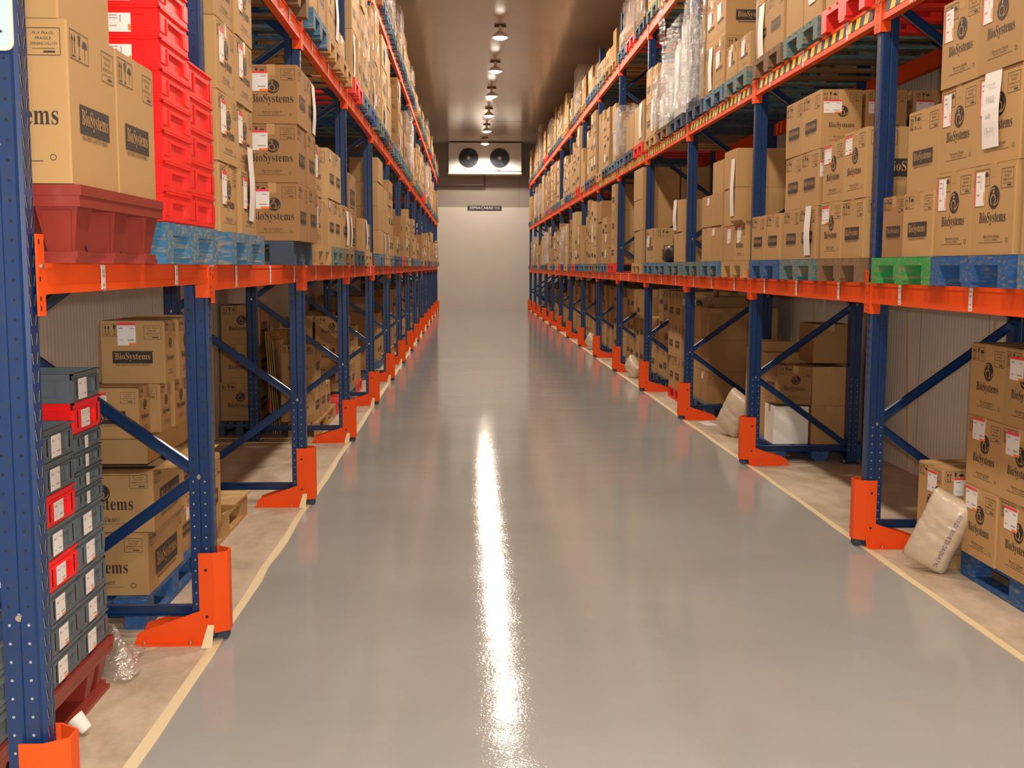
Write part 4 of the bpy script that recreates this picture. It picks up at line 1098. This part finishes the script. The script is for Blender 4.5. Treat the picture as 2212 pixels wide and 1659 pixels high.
# left, second bay: raw wooden pallet with one carton and a sheet
zc = floor_pallet('wood', -2.28, -1.48, 6.08, 7.34, 'raw wooden pallet with a loose sheet, beyond the second left frame')
carton('alone at the near end of the raw wooden floor pallet', -1.475 - .22, 6.33, zc, .44, .44, .41, 'P', 'E', 'tan', [lab('a', .12, .18, .0, .27)], label='tan carton standing alone on the raw wooden floor pallet, second left bay')
q = MB(); q.hexa([(-2.2, 6.60, zc + .002), (-1.49, 6.60, zc + .002), (-1.46, 7.36, zc + .002), (-2.2, 7.36, zc + .002)], [(-2.2, 6.60, zc + .012), (-1.49, 6.60, zc + .012), (-1.46, 7.36, zc + .012), (-2.2, 7.36, zc + .012)], 'sheet')
q.hexa([(-1.75, 6.61, zc + .012), (-1.5, 6.66, zc + .012), (-1.38, 6.60, zc + .075), (-1.62, 6.58, zc + .08)], [(-1.75, 6.61, zc + .018), (-1.5, 6.66, zc + .018), (-1.38, 6.60, zc + .081), (-1.62, 6.58, zc + .086)], 'tan')
tag(q.build('wood_sheet'), 'pale sheet lying loose on the raw wooden floor pallet', 'sheet')
# left, fourth bay: stack against the wall, flat sheets, stack on pallet
zc = floor_pallet('dark', -2.42, -2.03, 10.75, 11.6, 'dark pallet against the left wall under the tall emblem stack')
for k in range(3): carton(f'{LAYER[k]} layer of the tall stack against the left wall, fourth bay', -2.235 + .01 * k + .19 - .19, 11.1, zc + k * .377, .37, .56, .375, 'P', 'E', 'tan', yaw=.01 * k)
for k in range(4):
    q = MB(); x_ = -1.92 + .022 * k; q.hexa([(x_, 10.85, .01), (x_ + .008, 10.85, .01), (x_ + .008, 11.5, .01), (x_, 11.5, .01)], [(x_ - .06, 10.85, 1.02 - .03 * k), (x_ - .052, 10.85, 1.02 - .03 * k), (x_ - .052, 11.5, 1.0 - .03 * k), (x_ - .06, 11.5, 1.0 - .03 * k)], 'light' if k % 2 else 'tan')
    tag(q.build('cardboard_sheet'), f'flat cardboard sheet leaning on the wall stack, {("first", "second", "third", "fourth")[k]} out from the boxes', 'sheet', 'flat cardboard sheets by the left wall')
zc = floor_pallet('wood', -1.74, -1.46, 10.68, 12.2, 'raw wooden pallet under the logo cartons past the fourth left frame')
stack('left', 0, 4, 'near', 10.72, [(.42, [.37, .39], 'P', 'E', 'tan'), (.38, [.36], 'P', 'E', 'tan'), (.36, [.3], 'P', 'N', 'tan')], x=-1.475, z=zc, depth=.33, rows=1)
zc = floor_pallet('red', -2.26, -1.46, 12.33, 13.13, 'bright red plastic pallet on the floor, fourth left bay')
stack('left', 0, 4, 'far', 12.5, [(.4, [.4, .4], 'N', 'N', 'brown', {1: [lab('n', .14, .2, .1, .25)]})], x=-1.8, z=zc, depth=.4, rows=1)


def floor_loads(side, bay, spec):
    Y = LY if side == 'left' else RY; sg = 1 if side == 'left' else -1; xf = -1.44 if side == 'left' else 2.64
    r = random.Random(f'floor{side}{bay}')
    for p, top in enumerate(spec):
        if not top: continue
        y0 = slot_y(side, bay, p) - .02; kind = r.choice(KW); pn = POSN[p]
        x = xf - sg * r.uniform(0, .06)
        x0, x1 = sorted((x + sg * .01, x - sg * .81))
        zc = floor_pallet(kind, x0, x1, y0, y0 + .78, f'{KINDS[kind][1]} pallet on the floor, {pn} place, {ORD[bay]} bay, {side} row', 'pallets on the floor', True)
        px = r.choice('PPEN'); cols = []
        for wd in r.choice([(.4, .4), (.4, .4), (.27, .27, .26)]):
            H = max(.28, top - zc - r.choice([0, 0, .32])); n = max(1, round(H / r.uniform(.3, .4)))
            cols.append((wd, [H / n] * n, px, 'E', r.choice(['tan', 'tan', 'brown']), {n - 1: [lab('n', .13, .1, -.05, .2)]} if r.random() < .4 else {}))
        stack(side, 0, bay, pn, y0, cols, x=x, z=zc, depth=.39, rows=2, hide_rear=.3)


for b_, s_ in {5: (1.05, .9, 0), 6: (1.0, 1.2, .9), 7: (.8, 1.1, 1.2), 8: (1.2, .9, 1.1), 9: (1.1, 1.2, .8), 10: (1.0, .9, 1.2), 11: (1.1, 1.1, .9), 12: (1.2, 0, 1.1), 13: (.9, 1.1, 1.0)}.items(): floor_loads('left', b_, s_)
for b_, s_ in {5: (1.35, 1.25, 1.2), 6: (1.3, 1.15, 1.3), 7: (1.25, 1.3, 1.1), 8: (1.3, 1.2, 1.3), 9: (1.2, 1.3, 1.2), 10: (1.3, 1.1, 1.25), 11: (0, 0, 1.0), 12: (0, .9, 0), 13: (0, 1.1, 0)}.items(): floor_loads('right', b_, s_)
# right, first bay: emblem cartons on a blue pallet, one carton on the floor
zc = floor_pallet('bright', 2.685, 3.485, 4.55, 5.77, 'bright blue wooden pallet on the floor under the near right emblem stack')
FL = [lab('a', .13, .115, -.07, .285)]
stack('right', 0, 1, 'near', 4.57, [(.385, [.372, .372, .38], 'E', 'E', 'tan', {k: FL for k in range(3)}), (.385, [.372, .372, .38], 'E', 'E', 'tan', {k: FL for k in range(3)}), (.385, [.372, .372, .38], 'E', 'E', 'tan', {0: [lab('a', .13, .115, -.09, .32)], 1: [lab('a', .13, .115, -.06, .31)]})], x=2.655, z=zc, depth=.40, rows=2, name='blue floor pallet, right near corner')
carton('alone on the floor between the sack and the second right frame', 2.60 + .16, 6.02, 0, .32, .30, .56, 'E', 'E', 'tan', [lab('a', .11, .12, .03, .47), lab('n', .13, .10, -.03, .46)], .03, label='tan emblem carton standing on the floor behind the near right sack', side='right')
# right, third bay: white box, tilted carton, brown cartons on a blue pallet
zc = floor_pallet('bright', 2.63, 3.43, 9.26, 10.46, 'bright blue wooden pallet under the white box, third right bay')
q = MB(); carton_geo(q, .305, .29, .325, 'N', 'N', 'foam', 1); o = q.build('white_box', None, (2.625 + .153, 9.43, zc)); tag(o, 'plain white box on the blue pallet under the tilted emblem carton', 'box')
carton('tilted on the white box, third right bay', 2.78, 9.45, zc + .345, .31, .33, .33, 'P', 'E', 'brown', [], .05, label='brown emblem carton tilted on top of the white box, third right bay', side='right')
BOX[-1]['tilt'] = (.0, .055)
nm = 'blue floor pallet of white box'
for k in range(2): carton(f'{LAYER[k]} layer, front far column, {nm}', 2.66 + .2, 10.05, zc + k * .38, .40, .72, .378, 'N', 'N', 'tan', side='right')
for k in range(3): carton(f'{LAYER[k]} layer, wall side near column, {nm}', 3.10, 9.48, zc + k * .335 + (.03 if k == 2 else 0), .30, .42, .333, 'N', 'N', 'tan' if k < 2 else 'brown', side='right')
for k in range(2): carton(f'{LAYER[k]} layer, wall side far column, {nm}', 3.26, 10.0, zc + k * .4, .36, .5, .398, 'N', 'N', 'brown', side='right')
carton('flat on top of the front far column, third right bay', 2.80, 9.95, zc + .76, .26, .3, .09, 'N', 'N', 'tan', side='right')
# right, fourth bay: big brown cartons on a blue pallet
zc = floor_pallet('dark', 2.64, 3.44, 12.05, 13.2, 'dark blue pallet under the big plain brown cartons, fourth right bay')
nm = 'dark blue floor pallet, fourth right bay'
for k in range(3):
    carton(f'{LAYER[k]} layer, front near column, {nm}', 2.67 + .22, 12.30, zc + k * .355, .44, .44, .353, 'N', 'N', 'brown', [lab('a', .08, .08, -.1, .29)] if k == 0 else [], side='right')
    carton(f'{LAYER[k]} layer, front far column, {nm}', 2.67 + .22, 12.76, zc + k * .355, .44, .44, .353, 'N', 'N', 'tan', side='right')
    carton(f'{LAYER[k]} layer, wall side near column, {nm}', 3.28, 12.30, zc + k * .355, .30, .44, .353, 'N', 'N', 'brown', side='right', hide=.5)
carton(f'low box on top of the front column, {nm}', 2.92, 12.3, zc + 1.066, .40, .3, .115, 'N', 'N', 'brown', [lab('n', .16, .055, .0, .06)], side='right')
carton(f'topmost small box, {nm}', 2.96, 12.4, zc + 1.183, .3, .3, .12, 'N', 'N', 'brown', [lab('n', .14, .07, -.03, .06)], side='right')
zc = floor_pallet('red', 2.59, 3.39, 13.25, 14.1, 'bright red plastic pallet under the logo cartons, fourth right bay')
stack('right', 0, 4, 'far', 13.28, [(.40, [.40, .40, .42], 'P', 'E', 'tan', {2: [lab('n', .16, .09, -.1, .3)]}), (.40, [.40, .40, .42], 'P', 'E', 'tan')], x=2.575, z=zc, depth=.40, rows=2, hide_rear=.3)

# ---------------------------------------------------------------- make pallets and cartons
for side, lv, bay, pos, kind, x, y, z, near in PAL:
    pn = POSN.get(pos, pos)
    pallet(kind, x, y, z, 0, f'{KINDS[kind][1]} pallet, {pn} place, {ORD[bay]} bay, {side} row, {LEVEL[lv]}', f'pallets on the {side} {LEVEL[lv]}', near)

BOX.sort(key=lambda d: -d['rank'])
N_SINGLE = 288
seen_labels = {}
for d in BOX[:N_SINGLE]:
    lod = 0 if d['y'] < 9.5 else 1 if d['y'] < 15 else 2
    key = ('cb', round(d['dx'], 2), round(d['dy'], 2), round(d['dz'], 2), d['px'], d['py'], d['tone'], lod, d['opened'])

    def mk(d=d, lod=lod, key=key):
        q = MB(); carton_geo(q, key[1], key[2], key[3], d['px'], d['py'], d['tone'], lod, opened=d['opened']); return q.mesh('carton')
    o = put('carton', cached(key, mk), None, (d['x'], d['y'], d['z']), d['yaw'])
    if 'tilt' in d: o.rotation_euler = (d['tilt'][0], d['tilt'][1], d['yaw'])
    o.scale = (d['dx'] / key[1], d['dy'] / key[2], d['dz'] / key[3])
    text = d['label'] or f"{TONE[d['tone']]} {LOOK[d['px']]} carton, {d['where']}"
    w_ = text.split()
    if len(w_) > 16: text = text.replace(' logo carton', ' carton').replace('black carton', 'logo carton')
    seen_labels[text] = seen_labels.get(text, 0) + 1
    if seen_labels[text] > 1: print('DUPLICATE LABEL', text)
    if len(text.split()) > 16: print('LONG LABEL', text)
    tag(o, text, 'box', d['group'] or f"cartons on the {d['side']} racks")
    sg = 1 if d['side'] == 'left' else -1
    for L in d['labels']:
        fc = ('+x' if sg > 0 else '-x') if L[1] == 'a' else '-y'
        u, z = L[-2:] if L[0] == 'lab' else L[4:6]
        wd = key[2] if L[1] == 'a' else key[1]
        if L[0] == 'lab':
            lw, lh = min(L[2], wd * .6), min(L[3], key[3] * .55)
            me = cached(('lab', lw, lh) + L[4:7], lambda: label_mesh(lw, lh, L[4], L[5], L[6], 0)); nmx = 'shipping_label'
        else:
            lh = L[3]; me = cached(('sheet',) + L[2:4] + (L[6],), lambda: sheet_mesh(L[2], L[3], L[6])); nmx = 'paper_sheet'
        if L[0] == 'lab': z = min(z, key[3] - lh / 2 - .008)
        stick(o, nmx, me, fc, (key[1] / 2, key[2] / 2), u, z)
q = MB()
for d in BOX[N_SINGLE:]:
    carton_geo(q, d['dx'], d['dy'], d['dz'], d['px'], d['py'], d['tone'], 3, d['x'], d['y'], d['z'])
    sg = 1 if d['side'] == 'left' else -1
    for L in d['labels'][:1]:
        if L[1] == 'a':
            w_, h_ = L[2], min(L[3], d['dz'] * .9)
            q.box(*sorted((d['x'] + sg * d['dx'] / 2, d['x'] + sg * (d['dx'] / 2 + .003))), d['y'] - w_ / 2, d['y'] + w_ / 2, d['z'] + d['dz'] * .9 - h_, d['z'] + d['dz'] * .9, 'paper')
tag(q.build('carton_stacks'), 'brown cartons stacked too far down both rack rows to tell apart', 'box', None, 'stuff')
print('boxes', len(BOX), 'pallets', len(PAL), 'cut rank', BOX[N_SINGLE]['rank'])


# ---------------------------------------------------------------- lamps, cooler, sign, pipe
q = MB()
q.cyl((0, 0, .12), .035, .115, 'plate_rim', 'z', 16)
q.lathe([(.155, 0), (.16, .012), (.14, .05), (.10, .085), (.06, .11), (.035, .125), (0, .125)], (0, 0, 0), 'white', 24)
q.lathe([(.150, .002), (.135, .045), (.095, .08), (0, .10)], (0, 0, 0), 'white', 24)
LAMPM = q.mesh('housing')
q = MB(); q.lathe([(0, -.045), (.06, -.040), (.11, -.020), (.140, .0), (.149, .012)][::-1], (0, 0, 0), mat('lamp_glow', (1, .9, .75), .4, emit=(1.0, .90, .74), estr=8), 24); GLOWM = q.mesh('lens')
q = MB(); q.cyl((0, 0, .228), .11, .012, 'pipe', 'z', 20); q.box(-.12, .12, -.02, .02, .20, .228, 'pipe'); MOUNTM = q.mesh('ceiling_mount')
vis = [y for y in LAMP_Y if y > 20]
for y in LAMP_Y:
    if y in vis: lb = f'round glowing ceiling lamp, {ORD[vis.index(y) + 1]} of the visible row counted from the camera'
    else: lb = f'round glowing ceiling lamp, {ORD[LAMP_Y.index(y) + 1]} from the entrance wall behind the photographer'
    t = root('ceiling_lamp', (LAMP_X, y, LAMP_Z), lb, 'lamp', 'ceiling lamps over the aisle')
    put('housing', LAMPM, t); put('lens', GLOWM, t); put('ceiling_mount', MOUNTM, t)

CX0, CX1, CZ0, CZ1, CY0 = -.705, 2.045, 5.18, 6.32, 42.25
t = root('air_cooler', ((CX0 + CX1) / 2, WALL_B - .05, CZ0), 'white cold store air cooler with two fans high on the end wall', 'air cooler')
hw, hh = (CX1 - CX0) / 2, CZ1 - CZ0
q = MB(); q.hexa([(-hw, -.75, 0), (hw, -.75, 0), (hw, 0.05, 0), (-hw, .05, 0)], [(-hw, -.68, hh), (hw, -.68, hh), (hw, .05, hh), (-hw, .05, hh)], 'white'); put('housing', q.mesh('housing'), t)
q = MB(); q.box(-hw - .02, hw + .02, -.80, .05, -.035, .0, 'plate_rim'); put('drip_tray', q.mesh('drip_tray'), t)
for fx in (-.62, .55):
    q = MB(); R_ = .36
    q.cyl((0, -.03, 0), R_, .03, 'dark', 'y', 32)
    f_ = put('fan', q.mesh('fan'), t, (fx, -.72, hh * .5))
    q = MB()
    for k in range(5):
        a = 2 * PI * k / 5
        pts = [(.07 * math.cos(a), .07 * math.sin(a)), (.32 * math.cos(a - .28), .32 * math.sin(a - .28)), (.33 * math.cos(a + .22), .33 * math.sin(a + .22)), (.08 * math.cos(a + .6), .08 * math.sin(a + .6))]
        q.poly([(x, -.036 - .012 * (i in (1, 2)) * (i - 1), z) for i, (x, z) in enumerate(pts)], [(0, 1, 2, 3)], 'pdark')
    put('blades', q.mesh('blades'), f_)
    q = MB(); q.cyl((0, -.055, 0), .075, .025, 'hub', 'y', 18); q.box(-.02, .03, -.058, -.054, -.02, .02, 'paper'); put('hub', q.mesh('hub'), f_)
    q = MB()
    for k, rr in enumerate((.12, .17, .22, .27, .32, .365)): q.tube([(rr * math.cos(2 * PI * i / 32), -.065 + .03 * (rr / .365) ** 2, rr * math.sin(2 * PI * i / 32)) for i in range(33)], .0035, 'dark', 5)
    for k in range(4):
        a = PI / 4 + PI / 2 * k; q.tube([(.05 * math.cos(a), -.065, .05 * math.sin(a)), (.365 * math.cos(a), -.035, .365 * math.sin(a))], .005, 'dark', 5)
    put('guard_grille', q.mesh('guard_grille'), f_)
q = MB()
for fx in (-.62, .55): q.tube([(fx - .20, -.77, hh * .5 - .34), (fx - .10, -.78, .13), (fx + .05, -.78, .08), (fx + .9 if fx > 0 else fx + 1.2, -.78, .075)], .008, 'dark', 6)
put('cable', q.mesh('cable'), t)
q = MB(); q.box(-.03, .03, -.735, -.70, .85, .88, 'paper'); put('badge', q.mesh('badge'), t)
q = MB(); q.tube([(.66, 42.9, 5.135), (.66, 42.9, 4.80), (.60, 42.95, 4.78), (-1.9, 43.05, 4.74)], .035, 'pipe', 10); tag(q.build('drain_pipe'), 'brown drain pipe bending left along the end wall below the cooler', 'pipe')
t = root('wall_sign', (.66, WALL_B - .05, 3.91), 'dark hanging sign with pale capitals on the end wall', 'sign')
q = MB(); q.box(-.655, .655, -.03, 0, -.085, .085, 'sign'); put('panel', q.mesh('panel'), t)
q = MB(); f = Face(q, (-.655, -.03, -.085), (1, 0, 0), (0, -1, 0), 1.31, .17); f.text('SEMIACABADOS', .08, .045, 1.15, 'paper', .002, .85); put('lettering', q.mesh('lettering'), t)

# notice plate on the end frame of the left row
t = root('notice_plate', (-1.118, 2.838, 2.185), 'pale blue notice plate with cream rim on the nearest left post', 'plate')


def rounded(x0, x1, z0, z1, r):
    P = []
    for cx, cz, a in ((x1 - r, z0 + r, -PI / 2), (x1 - r, z1 - r, 0), (x0 + r, z1 - r, PI / 2), (x0 + r, z0 + r, PI)):
        P += [(cx + r * math.cos(a + PI / 2 * i / 4), cz + r * math.sin(a + PI / 2 * i / 4)) for i in range(5)]
    return P


q = MB(); q.prism(rounded(-.40, 0, 0, .42, .02), 0, .006, 'plate_rim', 'y'); put('rim', q.mesh('rim'), t)
q = MB(); q.prism(rounded(-.39, -.010, .010, .41, .015), -.002, .0, 'plate', 'y'); put('panel', q.mesh('panel'), t)
q = MB(); q.cyl((-.028, -.005, .045), .003, .004, 'slot', 'y', 8); put('rivet', q.mesh('rivet'), t)


# ---------------------------------------------------------------- sacks, litter, wrapping
def sack(base, top, width, thick, normal, label, seed, text=None, folds=()):
    """a filled plastic sack: base and top are the middles of its short ends, normal the way its broad face looks"""
    base, top = Vector(base), Vector(top); U = (top - base); L = U.length; U.normalize()
    N_ = Vector(normal); N_ = (N_ - U * N_.dot(U)).normalized(); S = U.cross(N_)
    r = random.Random(seed); q = MB(); nu, nv = 26, 18; grid = {}
    bow = [(r.uniform(0, 6), r.uniform(-.4, .4)) for _ in range(3)]
    for sd in (1, -1):
        for i in range(nu + 1):
            for j in range(nv + 1):
                u, v = i / nu * 2 - 1, j / nv * 2 - 1
                edge = (1 - abs(u) ** 3.2) * (1 - abs(v) ** 2.6)
                t_ = thick / 2 * max(0, edge) ** .42
                for fu, amp in folds:
                    t_ -= amp * math.exp(-((u - fu - .10 * v * v + .12 * v) / .035) ** 2) * (edge > .02)
                t_ += .003 * math.sin(9 * u + bow[0][0]) * math.sin(7 * v + bow[1][0]) * edge
                pinch = 1 - .10 * (1 - u * u) * 0 - .06 * abs(u) ** 6
                corner = 1 + .05 * (abs(u) ** 4)
                p = (base + top) / 2 + U * (u * L / 2 * (1 - .05 * v * v * 0 - .03 * (1 - abs(v)) * 0)) + S * (v * width / 2 * pinch * corner) + N_ * (sd * t_)
                if p.z < .004: p.z = .004
                grid[sd, i, j] = p
    idx = {}; P = []
    for sd in (1, -1):
        for i in range(nu + 1):
            for j in range(nv + 1):
                if sd < 0 and (i in (0, nu) or j in (0, nv)): idx[sd, i, j] = idx[1, i, j]; continue
                idx[sd, i, j] = len(P); P.append(grid[sd, i, j])
    fs = [(idx[1, i, j], idx[1, i, j + 1], idx[1, i + 1, j + 1], idx[1, i + 1, j]) for i in range(nu) for j in range(nv)]
    fs += [(idx[-1, i, j], idx[-1, i + 1, j], idx[-1, i + 1, j + 1], idx[-1, i, j + 1]) for i in range(nu) for j in range(nv)]
    q.poly(P, fs, 'sack', True)
    o = tag(q.build('sack'), label, 'sack', 'white sacks along the right row')
    if text:                                             # print running up the sack near one edge
        V, F = text_polys(text); k = L * .74; q2 = MB(); pts = []
        for a, c in V:
            u = -.78 + a * 1.56 * .95; v = .50 + c * k * 1.25 / width * 2 * .9
            i, j = (u + 1) / 2 * nu, (v + 1) / 2 * nv
            i0, j0 = min(int(i), nu - 1), min(int(j), nv - 1); fi, fj = i - i0, j - j0
            p = (grid[1, i0, j0] * (1 - fi) * (1 - fj) + grid[1, i0 + 1, j0] * fi * (1 - fj) + grid[1, i0, j0 + 1] * (1 - fi) * fj + grid[1, i0 + 1, j0 + 1] * fi * fj)
            pts.append(p + N_ * .004)
        q2.poly(pts, F, 'sacktext'); put('print', q2.mesh('print'), o)
    return o


sack((2.50, 5.84, .03), (2.635, 5.74, .43), .25, .15, (-.60, -.78, .15), 'white filled sack with purple print leaning on the near right cartons', 1, '20 UNIDADES BOX 02/110', [(.18, .010), (-.02, .014), (.42, .007), (-.35, .005)])
sack((2.56, 10.72, .04), (2.69, 10.58, .42), .32, .18, (-.8, -.6, .3), 'white filled sack leaning beside the third right frame', 2, None, [(.1, .012), (-.25, .008)])
sack((2.46, 16.55, .05), (2.54, 16.45, .25), .38, .19, (-.8, -.5, .5), 'slumped white sack behind the fifth right frame guard', 3, None, [(.0, .012)])
sack((2.46, 22.2, .05), (2.54, 22.1, .27), .34, .18, (-.8, -.5, .4), 'small white sack behind the seventh right frame guard', 4, None, [(.2, .01)])

q = MB(); q.lathe([(0, 0), (.020, 0), (.022, .004), (.031, .060), (.033, .063), (.029, .061), (.020, .008), (0, .008)], (0, 0, 0), 'cup', 24)
o = q.build('plastic_cup', None, (-1.352, 3.82, .018)); o.rotation_euler = (-.35, -.75, .3); tag(o, 'white plastic cup tipped over on the concrete by the nearest left post', 'cup')

r_ = random.Random(5); q = MB(); n = 14; G = {}
for i in range(n + 1):
    for j in range(n + 1):
        u, v = i / n, j / n
        zz = .012 + .15 * max(0, math.sin(u * PI)) * max(0, math.sin(v * PI)) * (.35 + .65 * abs(math.sin(5 * u + 3 * v))) + r_.uniform(0, .022)
        G[i, j] = (-1.67 + .31 * u + .03 * math.sin(6 * v), 4.33 + .38 * v + .04 * math.sin(5 * u), zz)
q.poly([G[i, j] for i in range(n + 1) for j in range(n + 1)], [(i * (n + 1) + j, (i + 1) * (n + 1) + j, (i + 1) * (n + 1) + j + 1, i * (n + 1) + j + 1) for i in range(n) for j in range(n)], 'bagfilm', True)
tag(q.build('plastic_bag'), 'crumpled clear plastic bag lying between the crates and second left frame', 'bag')
q = MB(); q.hexa([(2.50, 11.36, .002), (2.63, 11.40, .002), (2.60, 11.74, .002), (2.47, 11.70, .002)], [(2.50, 11.36, .004), (2.63, 11.40, .004), (2.60, 11.74, .004), (2.47, 11.70, .004)], 'paper')
tag(q.build('paper_scrap'), 'white sheet of paper on the concrete before the third bay sack', 'paper')
q = MB(); q.hexa([(3.42, 7.55, .002), (3.5, 7.52, .002), (3.53, 7.62, .02), (3.45, 7.66, .03)], [(3.42, 7.55, .004), (3.5, 7.52, .004), (3.53, 7.62, .023), (3.45, 7.66, .033)], 'film')
tag(q.build('film_scrap'), 'shiny scrap of film on the floor by the right wall', 'film')
q = MB()
for (x, y, a, l) in ((2.66, 6.58, .5, .06), (2.70, 6.56, 1.9, .05), (2.74, 6.56, 2.6, .045)): q.tube([(x, y, .004), (x + l * math.cos(a) * .5, y + l * math.sin(a) * .5, .02), (x + l * math.cos(a), y + l * math.sin(a), .004)], .003, 'bag', 6)
tag(q.build('strap_offcut'), 'dark strap offcut on the concrete behind the second right guard', 'strap')
r_ = random.Random(11)


def blob(name, c, rx, ry, rz_, m, label, cat, seed, group=None):
    r = random.Random(seed); q = MB(); nu, nv = 18, 10; P = []
    ph = [r.uniform(0, 6) for _ in range(6)]
    for j in range(nv + 1):
        for i in range(nu):
            a, bb = 2 * PI * i / nu, PI * j / nv
            k = 1 + .10 * math.sin(3 * a + ph[0]) * math.sin(2 * bb + ph[1]) + .06 * math.sin(7 * a + ph[2] + 4 * bb)
            e = lambda t: math.copysign(abs(t) ** .6, t)
            P.append((c[0] + rx * k * e(math.cos(a)) * math.sin(bb) ** .5, c[1] + ry * k * e(math.sin(a)) * math.sin(bb) ** .5, c[2] + rz_ * (1 - e(math.cos(bb)) * -1) if False else c[2] + rz_ + rz_ * e(-math.cos(bb)) * (k if j > nv / 2 else 1)))
    q.poly(P, [(j * nu + i, j * nu + (i + 1) % nu, (j + 1) * nu + (i + 1) % nu, (j + 1) * nu + i) for j in range(nv) for i in range(nu)], m, True)
    return tag(q.build(name), label, cat, group)


blob('black_bag', (2.52, 13.45, RZ[0] + .146), .13, .20, .10, 'bag', 'black plastic bag slumped on a blue pallet, fourth bay, right first shelf', 'bag', 3)

# white foam sheets standing in film on the right second shelf
zf = RZ[1] + .146
k = 0
for (y0, nsh, ht, x0) in ((12.06, 4, .98, 2.36), (12.52, 3, .85, 2.36), (13.0, 3, .55, 2.34), (13.38, 3, .42, 2.34)):
    for i in range(nsh):
        w_ = .085; q = MB(); c = .012
        pr = [(p[0], p[1]) for p in rounded(0, w_ - .006, 0, ht - .03 * ((i * 7) % 3), .03)]
        q.prism(pr, 0, .58, 'foam', 'x')
        o = q.build('foam_slab', None, (x0, y0 + i * w_, zf)); k += 1
        tag(o, f'white foam slab standing on edge, {ORD[k]} from the near end, fourth bay, right second shelf', 'foam', 'white foam slabs on the right second shelf')


def film(x0, x1, y0, y1, z0, z1, label, seed):
    """crinkled clear stretch film wound round a load"""
    r = random.Random(seed); q = MB(); nz = 16
    ring = []
    for (xa, ya), (xb, yb) in (((x0, y0), (x1, y0)), ((x1, y0), (x1, y1)), ((x1, y1), (x0, y1)), ((x0, y1), (x0, y0))):
        for i in range(8): ring.append((xa + (xb - xa) * i / 8, ya + (yb - ya) * i / 8))
    cx, cy = (x0 + x1) / 2, (y0 + y1) / 2; P = []
    for k in range(nz + 1):
        for (x, y) in ring:
            o = .012 + r.uniform(0, .022)
            P.append((x + (1 if x > cx else -1) * o, y + (1 if y > cy else -1) * o, z0 + (z1 - z0) * k / nz + r.uniform(-.012, .012)))
    n = len(ring)
    q.poly(P, [(k * n + i, k * n + (i + 1) % n, (k + 1) * n + (i + 1) % n, (k + 1) * n + i) for k in range(nz) for i in range(n)], 'film')
    tag(q.build('stretch_film'), label, 'film', 'stretch film round pallet loads')


def film_round(side, lv, bay, pos, h, seed, xin=1.2):
    y0 = slot_y(side, bay, pos); sg = 1 if side == 'left' else -1; f_ = face_x(side) + sg * .035
    z0 = (LZ if side == 'left' else RZ)[lv - 1] + .168
    x0, x1 = sorted((f_, f_ - sg * xin))
    tops = [d['z'] + d['dz'] for d in BOX if x0 < d['x'] < x1 and y0 < d['y'] < y0 + .8 and z0 - .1 < d['z'] < z0 + 1.4]
    if tops and (side, lv, bay) not in (('right', 2, 3), ('right', 2, 4)): h = max(tops) - z0 + .03
    h = min(h, CEIL_Z - .08 - z0)
    film(x0, x1, y0 - .005, y0 + .785, z0, z0 + h, f'clear crinkled stretch film round the {POSN[pos]} load, {ORD[bay]} bay, {side} {LEVEL[lv]}', seed)


for i, a in enumerate([('right', 2, 3, 2, 1.05), ('right', 2, 4, 0, 1.0), ('right', 2, 4, 1, .6), ('right', 2, 5, 2, .6), ('right', 3, 4, 0, .9), ('right', 3, 5, 0, .9), ('right', 3, 5, 1, .9), ('right', 3, 8, 0, 1.0), ('right', 3, 10, 2, 1.0), ('right', 3, 12, 1, 1.1),
                       ('right', 2, 13, 0, 1.0), ('right', 2, 12, 1, 1.0), ('right', 1, 9, 1, 1.0), ('right', 1, 11, 1, .95), ('right', 1, 13, 1, .95),
                       ('left', 3, 5, 1, .95), ('left', 3, 5, 2, .95), ('left', 3, 6, 1, .95), ('left', 3, 7, 2, .9), ('left', 2, 7, 1, 1.1), ('left', 2, 10, 1, 1.1), ('left', 1, 13, 1, .9), ('left', 3, 10, 1, .6)]):
    film_round(*a, 20 + i)
q = MB(); r_ = random.Random(9); P = []                       # loose film hanging below the top shelf
for k in range(22):
    t_ = k / 21
    for s_ in range(5): P.append((2.25 - .02 * math.sin(7 * t_) + r_.uniform(-.02, .02), 12.9 + (s_ - 2) * .075 + .10 * math.sin(4 * t_) + r_.uniform(-.015, .015), RZ[2] - .02 - .95 * t_))
q.poly(P, [(k * 5 + i, k * 5 + i + 1, (k + 1) * 5 + i + 1, (k + 1) * 5 + i) for k in range(21) for i in range(4)], 'film')
tag(q.build('hanging_film'), 'loose tail of clear film hanging below the right top shelf beam', 'film')
